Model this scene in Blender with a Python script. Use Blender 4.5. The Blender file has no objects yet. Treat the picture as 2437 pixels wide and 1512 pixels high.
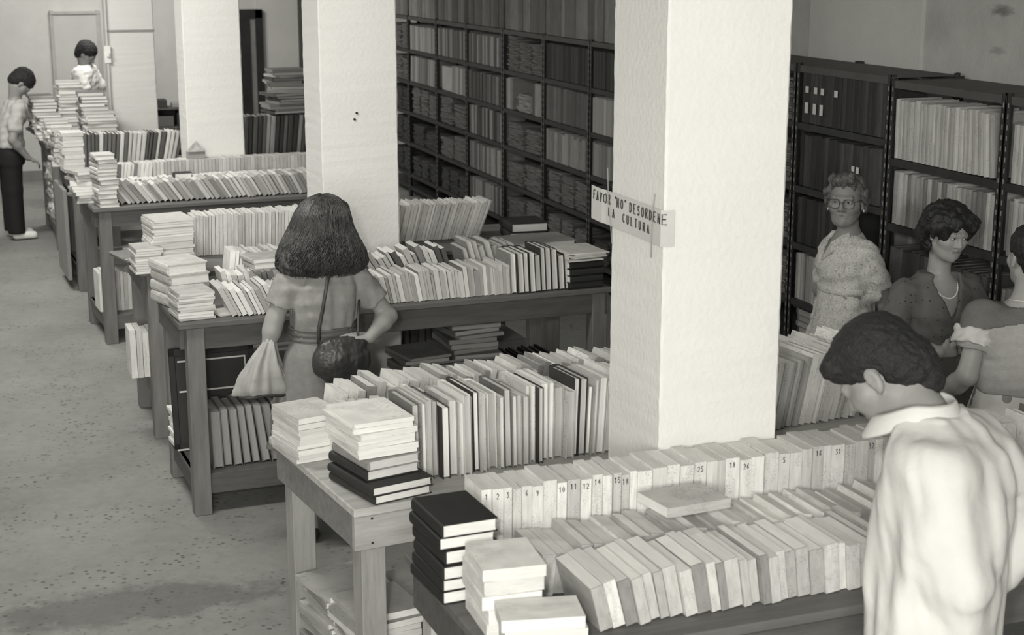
import bpy, bmesh, math, random
import numpy as np
from mathutils import Vector, Matrix, noise
R = math.radians
rnd = random.Random(7)
scn = bpy.context.scene
COL = scn.collection

# ------------------------------------------------------------------ camera, world, light, exposure
cam_d = bpy.data.cameras.new('camera')
cam = bpy.data.objects.new('camera', cam_d)
COL.objects.link(cam)
cam.location = (0.0, 0.0, 2.6)
cam_d.sensor_width = 36.0
cam_d.lens = 3700.0 / 2437.0 * 36.0
cam_d.clip_start = 0.05
cam_d.dof.use_dof = True
cam_d.dof.focus_distance = 6.2
cam_d.dof.aperture_fstop = 5.6
cam.rotation_euler = (R(90.0 - 13.173), 0.0, R(-19.135))
scn.camera = cam

scn.view_settings.view_transform = 'Standard'
scn.view_settings.look = 'None'
scn.view_settings.gamma = 1.0
scn.view_settings.use_curve_mapping = False
scn.view_settings.exposure = 0.0

wd = bpy.data.worlds.new('world')
scn.world = wd
wd.use_nodes = True
wd.node_tree.nodes['Background'].inputs[0].default_value = (0.92, 0.93, 0.88, 1)
wd.node_tree.nodes['Background'].inputs[1].default_value = 0.3


def area(name, loc, target, size, power, sy=None):
    d = bpy.data.lights.new(name, 'AREA')
    d.energy = power
    d.size = size
    d.color = (1.0, 0.985, 0.94)
    if sy:
        d.shape = 'RECTANGLE'
        d.size_y = sy
    o = bpy.data.objects.new(name, d)
    COL.objects.link(o)
    o.location = loc
    v = Vector(target) - Vector(loc)
    o.rotation_euler = v.to_track_quat('-Z', 'Y').to_euler()
    return o


area('camera_flash', (-0.28, -0.05, 2.85), (1.2, 6.0, 0.9), 0.16, 85)
area('daylight_behind', (-1.2, -2.6, 2.7), (1.0, 9.0, 1.0), 2.6, 330, 1.2)
for _i, (_x, _y, _p) in enumerate(((0.2, 6.2, 60), (0.1, 9.8, 80), (-0.2, 13.2, 75), (1.5, 16.7, 75))):
    area('ceiling_light_beam', (_x, _y, 3.3), (_x + 0.35, _y + 1.2, 0.0), 1.2, _p, 0.3)


# ------------------------------------------------------------------ materials
MATS = {}


def new_mat(name):
    m = bpy.data.materials.new(name)
    m.use_nodes = True
    nt = m.node_tree
    return m, nt, nt.nodes['Principled BSDF']


def tint(g):
    return (g, g * 0.995, g * 0.95, 1.0)


def surf(name, g, rough=0.7, var=0.12, scale=6.0, bump=0.0, bscale=60.0, stretch=(1, 1, 1), detail=5.0, spec=0.3, coord='Object'):
    """one tone with noise variation and fine relief"""
    if name in MATS:
        return MATS[name]
    m, nt, b = new_mat(name)
    N, L = nt.nodes, nt.links
    tc = N.new('ShaderNodeTexCoord')
    mp = N.new('ShaderNodeMapping')
    mp.inputs['Scale'].default_value = stretch
    L.new(tc.outputs[coord], mp.inputs[0])
    nz = N.new('ShaderNodeTexNoise')
    nz.inputs['Scale'].default_value = scale
    nz.inputs['Detail'].default_value = detail
    nz.inputs['Roughness'].default_value = 0.65
    L.new(mp.outputs[0], nz.inputs['Vector'])
    cr = N.new('ShaderNodeValToRGB')
    cr.color_ramp.elements[0].position = 0.3
    cr.color_ramp.elements[1].position = 0.7
    cr.color_ramp.elements[0].color = tint(max(0.0, g * (1 - var)))
    cr.color_ramp.elements[1].color = tint(min(1.0, g * (1 + var)))
    L.new(nz.outputs[0], cr.inputs[0])
    L.new(cr.outputs[0], b.inputs['Base Color'])
    b.inputs['Roughness'].default_value = rough
    b.inputs['Specular IOR Level'].default_value = spec
    if bump:
        n2 = N.new('ShaderNodeTexNoise')
        n2.inputs['Scale'].default_value = bscale
        n2.inputs['Detail'].default_value = 4.0
        L.new(mp.outputs[0], n2.inputs['Vector'])
        bp = N.new('ShaderNodeBump')
        bp.inputs['Strength'].default_value = bump
        bp.inputs['Distance'].default_value = 0.01
        L.new(n2.outputs[0], bp.inputs['Height'])
        L.new(bp.outputs[0], b.inputs['Normal'])
    MATS[name] = m
    return m


def objcol_mat(name, marks=0.5, rough=0.6, stripes=False, spine=False):
    """colour from the object's own colour, with print-like marks or page lines"""
    m, nt, b = new_mat(name)
    N, L = nt.nodes, nt.links
    oi = N.new('ShaderNodeObjectInfo')
    tc = N.new('ShaderNodeTexCoord')
    add = N.new('ShaderNodeVectorMath')
    add.operation = 'ADD'
    sc = N.new('ShaderNodeVectorMath')
    sc.operation = 'SCALE'
    cv = N.new('ShaderNodeCombineXYZ')
    for i in range(3):
        L.new(oi.outputs['Random'], cv.inputs[i])
    L.new(cv.outputs[0], sc.inputs[0])
    sc.inputs['Scale'].default_value = 37.0
    L.new(tc.outputs['Object'], add.inputs[0])
    L.new(sc.outputs[0], add.inputs[1])

    def ns(scale, stretch, detail=3.0):
        mp = N.new('ShaderNodeMapping')
        mp.inputs['Scale'].default_value = stretch
        L.new(add.outputs[0], mp.inputs[0])
        n = N.new('ShaderNodeTexNoise')
        n.inputs['Scale'].default_value = scale
        n.inputs['Detail'].default_value = detail
        L.new(mp.outputs[0], n.inputs['Vector'])
        return n.outputs[0]

    def ramp(src, a, c, lo, hi):
        r = N.new('ShaderNodeMapRange')
        r.inputs['From Min'].default_value = a
        r.inputs['From Max'].default_value = c
        r.inputs['To Min'].default_value = lo
        r.inputs['To Max'].default_value = hi
        L.new(src, r.inputs['Value'])
        return r.outputs[0]

    def mul(a, c):
        mm = N.new('ShaderNodeMath')
        mm.operation = 'MULTIPLY'
        L.new(a, mm.inputs[0])
        L.new(c, mm.inputs[1])
        return mm.outputs[0]
    if stripes:
        f = ramp(ns(9.0, (7.0, 0.5, 0.5)), 0.35, 0.65, 0.86, 1.04)
        f = mul(f, ramp(ns(2.0, (1, 1, 1)), 0.3, 0.7, 0.93, 1.03))
    else:
        txt = ramp(ns(9.0, (1.0, 1.2, 11.0), 2.5), 0.52, 0.66, 1.0, 1.0 - marks)
        where = ramp(ns(2.2, (0.4, 0.4, 1.3), 1.0), 0.5, 0.56, 0.0, 1.0)
        inv = N.new('ShaderNodeMix')
        inv.data_type = 'FLOAT'
        L.new(where, inv.inputs[0])
        inv.inputs[2].default_value = 1.0
        L.new(txt, inv.inputs[3])
        f = mul(inv.outputs[0], ramp(ns(3.0, (1, 1, 1), 5.0), 0.3, 0.7, 0.86, 1.08))
    mx = N.new('ShaderNodeVectorMath')
    mx.operation = 'SCALE'
    L.new(oi.outputs['Color'], mx.inputs[0])
    L.new(f, mx.inputs['Scale'])
    L.new(mx.outputs[0], b.inputs['Base Color'])
    b.inputs['Roughness'].default_value = rough
    b.inputs['Specular IOR Level'].default_value = 0.25
    MATS[name] = m
    return m


M_COVER = objcol_mat('book_cover_print', 0.38, 0.55)
M_PAGES = objcol_mat('book_page_edges', 0, 0.85, stripes=True)
M_CLOTHB = objcol_mat('plain_book_cloth', 0.15, 0.6)


def plaster(name, g, var=0.06):
    return surf(name, g, 0.9, var, 2.3, 0.25, 55.0, detail=8.0)


M_WALL = plaster('wall_plaster', 0.52, 0.08)
M_WALLR = plaster('stained_wall_plaster', 0.43, 0.16)
def wall_spots(m, spots):
    nt = m.node_tree
    N, L = nt.nodes, nt.links
    b = N['Principled BSDF']
    src = b.inputs['Base Color'].links[0].from_socket
    for c, s, amt in spots:
        tc = N.new('ShaderNodeTexCoord')
        mp = N.new('ShaderNodeMapping')
        mp.inputs['Scale'].default_value = s
        mp.inputs['Location'].default_value = [-c[i] * s[i] for i in range(3)]
        L.new(tc.outputs['Object'], mp.inputs[0])
        nz = N.new('ShaderNodeTexNoise')
        nz.inputs['Scale'].default_value = 2.0
        nz.inputs['Detail'].default_value = 6
        L.new(mp.outputs[0], nz.inputs['Vector'])
        ln = N.new('ShaderNodeVectorMath')
        ln.operation = 'LENGTH'
        L.new(mp.outputs[0], ln.inputs[0])
        ad = N.new('ShaderNodeMath')
        ad.operation = 'ADD'
        L.new(ln.outputs['Value'], ad.inputs[0])
        L.new(nz.outputs[0], ad.inputs[1])
        mr = N.new('ShaderNodeMapRange')
        mr.inputs['From Min'].default_value = 0.8
        mr.inputs['From Max'].default_value = 1.5
        mr.inputs['To Min'].default_value = amt
        mr.inputs['To Max'].default_value = 1.0
        L.new(ad.outputs[0], mr.inputs['Value'])
        sc = N.new('ShaderNodeVectorMath')
        sc.operation = 'SCALE'
        L.new(src, sc.inputs[0])
        L.new(mr.outputs[0], sc.inputs['Scale'])
        src = sc.outputs[0]
    L.new(src, b.inputs['Base Color'])


wall_spots(M_WALLR, (((4.95, 6.73, 2.32), (0, 9, 28), 0.45), ((4.95, 6.72, 1.83), (0, 10, 30), 0.5), ((4.95, 6.75, 2.12), (0, 12, 40), 0.7), ((4.95, 7.3, 2.2), (0, 7, 8), 0.88)))
M_PIL = plaster('whitewashed_pillar_plaster', 0.74, 0.03)
M_DOORP = plaster('painted_door_white', 0.66, 0.04)
M_STEEL = surf('dark_painted_steel', 0.035, 0.45, 0.3, 9.0)
M_STEELT = surf('paler_steel_top', 0.085, 0.6, 0.2, 5.0)  # paler steel tone given to each unit's topmost board
M_DARKW = surf('dark_stained_door_wood', 0.022, 0.5, 0.3, 8.0)
M_SLOT = surf('upright_slots_pale', 0.25, 0.7, 0.1)


def wood(name, g):
    return surf(name, g, 0.6, 0.2, 5.0, 0.15, 30.0, stretch=(6, 6, 0.7) if 'leg' in name else (0.7, 6, 6), detail=6.0)


# floor material: worn concrete with pits and stains
def floor_mat():
    m, nt, b = new_mat('worn_concrete_floor')
    N, L = nt.nodes, nt.links
    tc = N.new('ShaderNodeTexCoord')

    def ns(scale, detail, rough=0.6, off=0):
        mp = N.new('ShaderNodeMapping')
        mp.inputs['Location'].default_value = (off, off * 2, 0)
        L.new(tc.outputs['Object'], mp.inputs[0])
        n = N.new('ShaderNodeTexNoise')
        n.inputs['Scale'].default_value = scale
        n.inputs['Detail'].default_value = detail
        n.inputs['Roughness'].default_value = rough
        L.new(mp.outputs[0], n.inputs['Vector'])
        return n.outputs[0]

    def mr(src, a, c, lo, hi):
        r = N.new('ShaderNodeMapRange')
        for k, v in zip(('From Min', 'From Max', 'To Min', 'To Max'), (a, c, lo, hi)):
            r.inputs[k].default_value = v
        L.new(src, r.inputs['Value'])
        return r.outputs[0]

    def mul(a, c):
        mm = N.new('ShaderNodeMath')
        mm.operation = 'MULTIPLY'
        L.new(a, mm.inputs[0])
        L.new(c, mm.inputs[1])
        return mm.outputs[0]
    f = mr(ns(1.1, 4), 0.3, 0.7, 0.8, 1.15)
    f = mul(f, mr(ns(14, 7, 0.7, 3), 0.3, 0.7, 0.88, 1.1))
    vo = N.new('ShaderNodeTexVoronoi')
    vo.inputs['Scale'].default_value = 26
    L.new(tc.outputs['Object'], vo.inputs['Vector'])
    pit = mr(vo.outputs['Distance'], 0.14, 0.3, 0.42, 1.0)
    # pits only in the worn zone
    zone = mr(ns(2.6, 4, 0.6, 9), 0.42, 0.6, 1.0, 0.0)
    mx = N.new('ShaderNodeMix')
    mx.data_type = 'FLOAT'
    L.new(zone, mx.inputs[0])
    L.new(pit, mx.inputs[2])
    mx.inputs[3].default_value = 1.0
    f = mul(f, mx.outputs[0])
    # one long dark smear on the floor in front of the first tables
    sp = N.new('ShaderNodeMapping')
    sp.inputs['Location'].default_value = (-0.46, -6.12, 0)
    sp.vector_type = 'POINT'
    L.new(tc.outputs['Object'], sp.inputs[0])
    s2 = N.new('ShaderNodeMapping')
    s2.inputs['Rotation'].default_value = (0, 0, R(-52))
    s2.inputs['Scale'].default_value = (1.6, 5.5, 1)
    L.new(sp.outputs[0], s2.inputs[0])
    wob = N.new('ShaderNodeVectorMath')
    wob.operation = 'LENGTH'
    L.new(s2.outputs[0], wob.inputs[0])
    ad = N.new('ShaderNodeMath')
    ad.operation = 'ADD'
    L.new(wob.outputs['Value'], ad.inputs[0])
    L.new(mr(ns(7, 5, 0.7, 5), 0.3, 0.7, -0.35, 0.35), ad.inputs[1])
    f = mul(f, mr(ad.outputs[0], 0.75, 1.15, 0.62, 1.0))
    cc = N.new('ShaderNodeCombineColor')
    for i, k in enumerate((0.235, 0.236, 0.222)):
        mm = N.new('ShaderNodeMath')
        mm.operation = 'MULTIPLY'
        L.new(f, mm.inputs[0])
        mm.inputs[1].default_value = k
        L.new(mm.outputs[0], cc.inputs[i])
    L.new(cc.outputs[0], b.inputs['Base Color'])
    b.inputs['Roughness'].default_value = 0.75
    bp = N.new('ShaderNodeBump')
    bp.inputs['Strength'].default_value = 0.35
    bp.inputs['Distance'].default_value = 0.01
    L.new(f, bp.inputs['Height'])
    L.new(bp.outputs[0], b.inputs['Normal'])
    return m


M_FLOOR = floor_mat()


# ------------------------------------------------------------------ mesh helpers
def link(o, parent=None):
    COL.objects.link(o)
    if parent is not None:
        o.parent = parent
    return o


def boxes_mesh(name, boxes, bev=0.0):
    """boxes: list of (x0,y0,z0,x1,y1,z1[,rotz])"""
    bm = bmesh.new()
    for bx in boxes:
        x0, y0, z0, x1, y1, z1 = bx[:6]
        g = bmesh.ops.create_cube(bm, size=1.0)
        vs = g['verts']
        c = Vector(((x0 + x1) / 2, (y0 + y1) / 2, (z0 + z1) / 2))
        s = Vector((abs(x1 - x0), abs(y1 - y0), abs(z1 - z0)))
        rz = bx[6] if len(bx) > 6 else 0
        mt = Matrix.Translation(c) @ Matrix.Rotation(rz, 4, 'Z') @ Matrix.Diagonal((s.x, s.y, s.z, 1))
        bmesh.ops.transform(bm, matrix=mt, verts=vs)
    if bev:
        bmesh.ops.bevel(bm, geom=bm.edges[:], offset=bev, segments=1, affect='EDGES')
    me = bpy.data.meshes.new(name)
    bm.to_mesh(me)
    bm.free()
    return me


def mk(name, me, mat, parent=None, loc=None, rot=None):
    o = bpy.data.objects.new(name, me)
    if mat is not None:
        me.materials.clear()
        for mm in (mat if isinstance(mat, (list, tuple)) else [mat]):
            me.materials.append(mm)
    link(o, parent)
    if loc is not None:
        o.location = loc
    if rot is not None:
        o.rotation_euler = rot
    return o


def box(name, b, mat, parent=None, bev=0.0):
    return mk(name, boxes_mesh(name, b if isinstance(b[0], (list, tuple)) else [b], bev), mat, parent)


def empty(name, loc=(0, 0, 0), rz=0.0):
    o = bpy.data.objects.new(name, None)
    o.empty_display_size = 0.1
    link(o)
    o.location = loc
    o.rotation_euler = (0, 0, rz)
    return o


def tag(o, label, cat, group=None):
    o['label'] = label
    o['category'] = cat
    if group:
        o['group'] = group
    return o


def struct(o):
    o['kind'] = 'structure'
    return o


def tonename(g):
    return 'black' if g < 0.06 else 'dark' if g < 0.22 else 'grey' if g < 0.42 else 'pale' if g < 0.6 else 'whitish'


ONES = 'first second third fourth fifth sixth seventh eighth ninth tenth eleventh twelfth thirteenth fourteenth fifteenth sixteenth seventeenth eighteenth nineteenth'.split()
TENS = {2: 'twent', 3: 'thirt', 4: 'fort', 5: 'fift', 6: 'sixt', 7: 'sevent', 8: 'eight', 9: 'ninet'}


def ordinal(n):
    if n < 20:
        return ONES[n - 1]
    t, u = divmod(n, 10)
    return TENS[t] + ('ieth' if u == 0 else 'y-' + ONES[u - 1])


# ------------------------------------------------------------------ room shell
struct(box('floor', (-3.5, -3.5, -0.1, 5.4, 19.4, 0.0), M_FLOOR))
struct(box('ceiling', (-3.5, -3.5, 3.5, 5.4, 19.4, 3.6), M_WALL))
struct(box('wall_right', (4.95, -3.5, 0, 5.15, 19.2, 3.5), M_WALLR))
struct(box('wall_left', (-3.2, -3.5, 0, -3.0, 19.2, 3.5), M_WALL))
struct(box('wall_back', [(-3.0, 19.0, 0, 2.9, 19.2, 3.5), (2.9, 19.0, 2.2, 3.35, 19.2, 3.5), (2.9, 19.06, 0, 3.35, 19.2, 2.2), (3.35, 19.0, 0, 4.95, 19.2, 3.5)], M_WALL))
struct(box('wall_front', (-3.0, -3.4, 0, 4.95, -3.2, 3.5), M_WALL))
# pilaster strips on the right wall
struct(box('trim_1', (4.925, 7.4, 0, 4.955, 8.6, 3.5), plaster('pilaster_plaster', 0.5)))
struct(box('trim_2', (4.935, 8.95, 0, 4.955, 10.2, 3.5), plaster('darker_plaster', 0.3)))
DZ = 1.95
# far wall: narrow dark door frame seen beside the third pillar, dark post beside second pillar
df = struct(empty('door_1', (3.06, 18.98, 0)))
box('door_frame', [(0.0, -0.05, 0, 0.175, 0.04, DZ - 0.1), (0.25, -0.05, 0, 0.335, 0.05, DZ), (0.0, -0.05, DZ - 0.1, 0.335, 0.05, DZ)], M_DARKW, df)
box('door_panel', (0.175, -0.02, 0, 0.25, 0.03, DZ - 0.1), surf('grey_door_panel', 0.2, 0.7, 0.15), df)
struct(box('trim_3', (3.84, 18.93, 0, 3.91, 19.0, 3.5), surf('grey_brown_post', 0.08, 0.7, 0.2)))
# two whitewashed doors in the far wall
d2 = struct(empty('door_2', (0.98, 18.97, 0)))
box('door_panel', (0.0, -0.015, 0, 0.48, 0.03, 1.92), plaster('far_door_paint', 0.46), d2)
box('door_frame', [(-0.04, -0.03, 0, 0.0, 0.03, 1.96), (0.48, -0.03, 0, 0.52, 0.03, 1.96), (-0.04, -0.04, 1.92, 0.52, 0.03, 1.95)], surf('door_edge_grey', 0.37, 0.8), d2)
struct(box('trim_4', (-3.0, 18.97, 1.30, 0.2, 19.0, 1.325), plaster('pale_rail', 0.6)))
struct(box('baseboard_back', (-3.0, 18.97, 0, 4.9, 19.0, 0.12), surf('baseboard_grey', 0.2)))


NAILS = ((1.888, 1.797), (1.876, 1.765))
cb_ = tag(empty('cabinet', (2.0, 18.4, 0)), 'dark cluttered cabinet against the far wall between two pillars', 'cabinet')
m_cb = surf('cabinet_grey_brown', 0.1, 0.7, 0.3)
box('body', [(0, 0.28, 0, 0.5, 0.3, 0.86), (0, 0, 0, 0.02, 0.28, 0.86), (0.48, 0, 0, 0.5, 0.28, 0.86)], m_cb, cb_, 0.002)
for z_ in (0.05, 0.38, 0.62, 0.84):
    box('shelf', (0.02, 0.0, z_, 0.48, 0.28, z_ + 0.02), m_cb, cb_)
for k_, (x_, z_, w_, h_, g_) in enumerate(((0.04, 0.401, 0.13, 0.14, 0.05), (0.2, 0.401, 0.1, 0.18, 0.2), (0.33, 0.401, 0.12, 0.1, 0.35), (0.05, 0.641, 0.18, 0.12, 0.12), (0.27, 0.641, 0.16, 0.16, 0.04), (0.06, 0.861, 0.1, 0.09, 0.05), (0.22, 0.861, 0.2, 0.05, 0.3))):
    o_ = tag(box('storage_box', (0, 0, 0, w_, 0.2, h_), surf('storage_box_tone_%d' % k_, g_), None, 0.004), f'{tonename(g_)} small box, {ordinal((k_ % 3 if k_ < 3 else (k_ - 3) % 2) + 1)} from left on the {("lower shelf", "upper shelf", "top")[0 if k_ < 3 else 1 if k_ < 5 else 2]} of the far cabinet', 'box', 'boxes in the far cabinet')
    o_.location = (2.0 + x_, 18.43, z_)
# ------------------------------------------------------------------ pillars
def rough_pillar(x, y, s, h=3.5, seed=1, gap=0.0, d=None):
    """square plastered pillar with slightly wavering arrises"""
    d = d or s
    r = random.Random(seed)
    bm = bmesh.new()
    nz = 120
    ring0 = None
    ch = 0.007
    pts = [(-s / 2 + ch, -d / 2), (s / 2 - ch, -d / 2), (s / 2, -d / 2 + ch), (s / 2, d / 2 - ch), (s / 2 - ch, d / 2), (-s / 2 + ch, d / 2), (-s / 2, d / 2 - ch), (-s / 2, -d / 2 + ch)]
    for i in range(nz + 1):
        z = h * i / nz
        ring = []
        for k, (px, py) in enumerate(pts):
            j = 0.0011
            q = noise.noise(Vector((px * 3 + seed, py * 3, z * 2.2))) * 0.006
            ring.append(bm.verts.new((px * (1 + q) + r.uniform(-j, j), py * (1 + q) + r.uniform(-j, j), z)))
        if ring0:
            for k in range(8):
                bm.faces.new((ring0[k], ring0[(k + 1) % 8], ring[(k + 1) % 8], ring[k]))
        else:
            bm.faces.new(ring[::-1])
        ring0 = ring
    bm.faces.new(ring0)
    me = bpy.data.meshes.new('pillar')
    bm.to_mesh(me)
    bm.free()
    return mk('pillar', me, M_PIL, None, (x + s / 2, y + d / 2, 0))


P1 = struct(rough_pillar(1.862, 4.03, 0.392, seed=3))
P2 = struct(rough_pillar(1.70, 7.9, 0.41, seed=5))
P3 = struct(rough_pillar(1.483, 11.5, 0.415, seed=8))
P4 = struct(rough_pillar(1.262, 15.2, 0.43, seed=9))
# paint line round the fourth pillar and a thin seam on the first
struct(box('trim_5', [(1.25, 15.19, 1.885, 1.70, 15.2, 1.905)], surf('paint_line_grey', 0.3, 0.8)))
sw = tag(box('switch_box', [(1.225, 15.16, 1.60, 1.285, 15.2, 1.76), (1.24, 15.13, 1.66, 1.27, 15.16, 1.70)], surf('switch_white', 0.85, 0.5, 0.02), None, 0.004),
         'small white switch box on the corner of the farthest pillar', 'switch box')
cnd = tag(box('conduit_pipe', [(1.245, 15.17, 1.76, 1.262, 15.19, 3.5), (1.245, 15.17, 0.0, 1.262, 15.19, 1.6)], surf('conduit_white', 0.6, 0.6)),
          'thin pale conduit running up the corner of the farthest pillar', 'pipe')

for x_, z_ in NAILS:
    nl_ = tag(box('nail', (x_ - 0.006, 7.888, z_ - 0.006, x_ + 0.006, 7.9, z_ + 0.006), M_DARKW, None, 0.003), f'dark nail in the middle pillar, {"upper" if z_ > NAILS[1][1] else "lower"} of the two', 'nail', 'nails in the middle pillar')
# ------------------------------------------------------------------ tables
TAB = {}


def table(key, x, y, deg, length, depth, label, tone, legtone, endtone=None, shelf=True, shelf_z=0.2, legw=0.1, stretch=True):
    t = empty('display_table', (x, y, 0), R(deg))
    tag(t, label, 'table', 'wooden book tables in a line')
    TAB[key] = t
    H = 0.945
    wt = wood('tabletop_wood_' + key, tone * 1.25)
    wa = wood('apron_wood_' + key, tone)
    wl = wood('leg_wood_' + key, legtone)
    we = wood('end_apron_wood_' + key, endtone or tone * 0.8)
    box('table_top', (0, 0, H - 0.028, length, depth, H), wt, t, 0.004)
    over = key in ('one', 'two')      # front board nailed over the leg tops, or set between the legs
    box('apron', (0.008, 0.022, H - 0.145, length - 0.008, 0.047, H - 0.028) if over else (0.1, 0.03, H - 0.135, length - 0.1, 0.055, H - 0.028), wa, t, 0.002)
    if over:
        nl = box('nail', [(x_, 0.0205, H - z_ - 0.0035, x_ + 0.007, 0.0225, H - z_ + 0.0035) for x_ in (0.062, length - 0.07) for z_ in (0.045, 0.125)], M_DARKW, t)
        nl['kind'] = 'stuff'
    box('apron', (0.02, depth - 0.045, H - 0.145, length - 0.02, depth - 0.02, H - 0.028), wa, t, 0.002)
    box('apron', (0.012, 0.048, H - 0.145, 0.037, depth - 0.046, H - 0.028) if over else (0.02, 0.1, H - 0.145, 0.04, depth - 0.08, H - 0.028), we, t, 0.002)
    box('apron', (length - 0.037, 0.02, H - 0.145, length - 0.012, depth - 0.02, H - 0.028), we, t, 0.002)
    for lx in (0.02, length - 0.02 - legw):
        for ly in ((0.0 + 0.048, depth - 0.048 - legw * 0.8) if over else (0.02, depth - 0.1)):
            box('leg', (lx + 0.018, ly, 0, lx + legw, ly + legw * 0.8, H - 0.028), wl, t, 0.003)
    if shelf:
        box('lower_shelf', (0.04, 0.06, shelf_z - 0.03, length - 0.04, depth - 0.06, shelf_z), wa, t, 0.002)
        box('shelf_rail', (0.1, 0.035, shelf_z - 0.1, length - 0.1, 0.06, shelf_z + 0.0), wa, t, 0.002)
        box('shelf_rail', (0.045, 0.12, shelf_z - 0.1, 0.065, depth - 0.12, shelf_z), wa, t, 0.002)
    return t


table('one', 1.095, 3.235, 2.0, 2.6, 0.78, 'nearest book table, thickly covered with pale paperbacks', 0.10, 0.4, 0.09)
table('two', 1.016, 4.397, 7.5, 2.35, 0.84, 'pale wooden book table behind the nearest pillar, sign pillar at its front', 0.36, 0.3, 0.2)
table('three', 0.828, 7.045, 2.8, 2.2, 0.72, 'dark wooden book table the woman with the shoulder bag faces', 0.09, 0.16, 0.11)
table('four', 0.79, 8.34, 1.5, 2.35, 0.76, 'book table behind the middle pillar with rows of thin pale booklets', 0.14, 0.17, shelf_z=0.32)
table('five', 0.725, 10.6, 4.5, 2.1, 0.8, 'book table in front of the third pillar with leaning books', 0.12, 0.15)
table('six', 0.67, 12.44, 3.0, 2.3, 0.8, 'book table just behind the third pillar with striped tall books', 0.12, 0.15)
table('seven', 0.61, 14.32, 1.0, 0.62, 1.5, 'farthest cluttered book table beside the man in dark trousers', 0.11, 0.14)


# ------------------------------------------------------------------ book prototypes (unit size)
def prism(bm, pts, z0, z1, nseg=1, bend=0.0):
    """closed prism over a convex xy outline"""
    loops = []
    for k in range(nseg + 1):
        z = z0 + (z1 - z0) * k / nseg
        loops.append([bm.verts.new((x + bend * z * z, y, z)) for x, y in pts])
    n = len(pts)
    for k in range(nseg):
        for j in range(n):
            bm.faces.new((loops[k][j], loops[k][(j + 1) % n], loops[k + 1][(j + 1) % n], loops[k + 1][j]))
    bm.faces.new(loops[0][::-1])
    bm.faces.new(loops[-1])


def proto_cover(hard=True, bend=0.0, bt=0.08):
    """cover: two boards joined by a (rounded) spine; x thickness, y depth (spine y=0), z height"""
    bm = bmesh.new()
    ns = 4 if bend else 1
    prism(bm, [(-0.5, 0.02), (-0.5 + bt, 0.02), (-0.5 + bt, 1.0), (-0.5, 1.0)], 0, 1, ns, bend)
    prism(bm, [(0.5 - bt, 0.02), (0.5, 0.02), (0.5, 1.0), (0.5 - bt, 1.0)], 0, 1, ns, bend)
    if hard:
        prism(bm, [(-0.5, 0.02), (-0.42, -0.012), (-0.22, -0.03), (0.22, -0.03), (0.42, -0.012), (0.5, 0.02)], 0.003, 0.997, ns, bend)
    else:
        prism(bm, [(-0.5, 0.022), (-0.49, 0.0), (0.49, 0.0), (0.5, 0.022)], 0.0, 1.0, ns, bend)
    me = bpy.data.meshes.new('book_cover')
    bm.to_mesh(me)
    bm.free()
    me.materials.append(M_COVER)
    return me


def proto_pages(hard=True, bend=0.0, bt=0.08):
    bm = bmesh.new()
    nseg = 4 if bend else 1
    m = 0.02 if hard else 0.002
    loops = []
    x1 = 0.5 - bt
    for k in range(nseg + 1):
        z = m + (1 - 2 * m) * k / nseg
        sh = bend * z * z
        y1 = 1 - m * 1.2
        loops.append([bm.verts.new((x + sh, y, z)) for x, y in ((-x1, 0.0225), (x1, 0.0225), (x1, y1), (x1 * 0.5, y1 - 0.012 * hard), (-x1 * 0.5, y1 - 0.012 * hard), (-x1, y1))])
    n = 6
    for k in range(nseg):
        a, b = loops[k], loops[k + 1]
        for j in range(n):
            bm.faces.new((a[j], a[(j + 1) % n], b[(j + 1) % n], b[j]))
    bm.faces.new(loops[0][::-1])
    bm.faces.new(loops[-1])
    me = bpy.data.meshes.new('book_pages')
    bm.to_mesh(me)
    bm.free()
    me.materials.append(M_PAGES)
    return me


PROTO = {
    'hard': (proto_cover(True), proto_pages(True)),
    'soft': (proto_cover(False, 0, 0.035), proto_pages(False, 0, 0.035)),
    'bend': (proto_cover(False, 0.4, 0.05), proto_pages(False, 0.4, 0.05)),
    'thin': (proto_cover(False, 0, 0.12), proto_pages(False, 0, 0.12)),
}
NBOOK = {}
STUFF, STUFF_ON = [], False


def jit(a):
    return rnd.uniform(-a, a)


def book(kind, style, t, d, h, mat4, g, label, cat, group, pg=0.72, parent_m=None, name=None):
    if STUFF_ON:
        STUFF.append((mat4, t, d, h, g, pg))
        return None
    cme, pme = PROTO[style]
    nm = name or kind
    o = bpy.data.objects.new(nm, cme)
    o.matrix_world = mat4 @ Matrix.Diagonal((t, d, h, 1))
    o.color = tint(g)
    link(o)
    p = bpy.data.objects.new('pages', pme)
    p.color = tint(pg)
    link(p, o)
    tag(o, label, cat, group)
    NBOOK[cat] = NBOOK.get(cat, 0) + 1
    return o


LONG = set()


def wl(s):
    w = s.split()
    while len(w) > 16 and 'the' in w:
        k = len(w) - 1 - w[::-1].index('the')
        w.pop(k)
    s = ' '.join(w)
    if len(w) > 16:
        LONG.add(s)
    return s


def pick(tones):
    return rnd.choice(tones) * rnd.uniform(0.88, 1.12)


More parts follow.
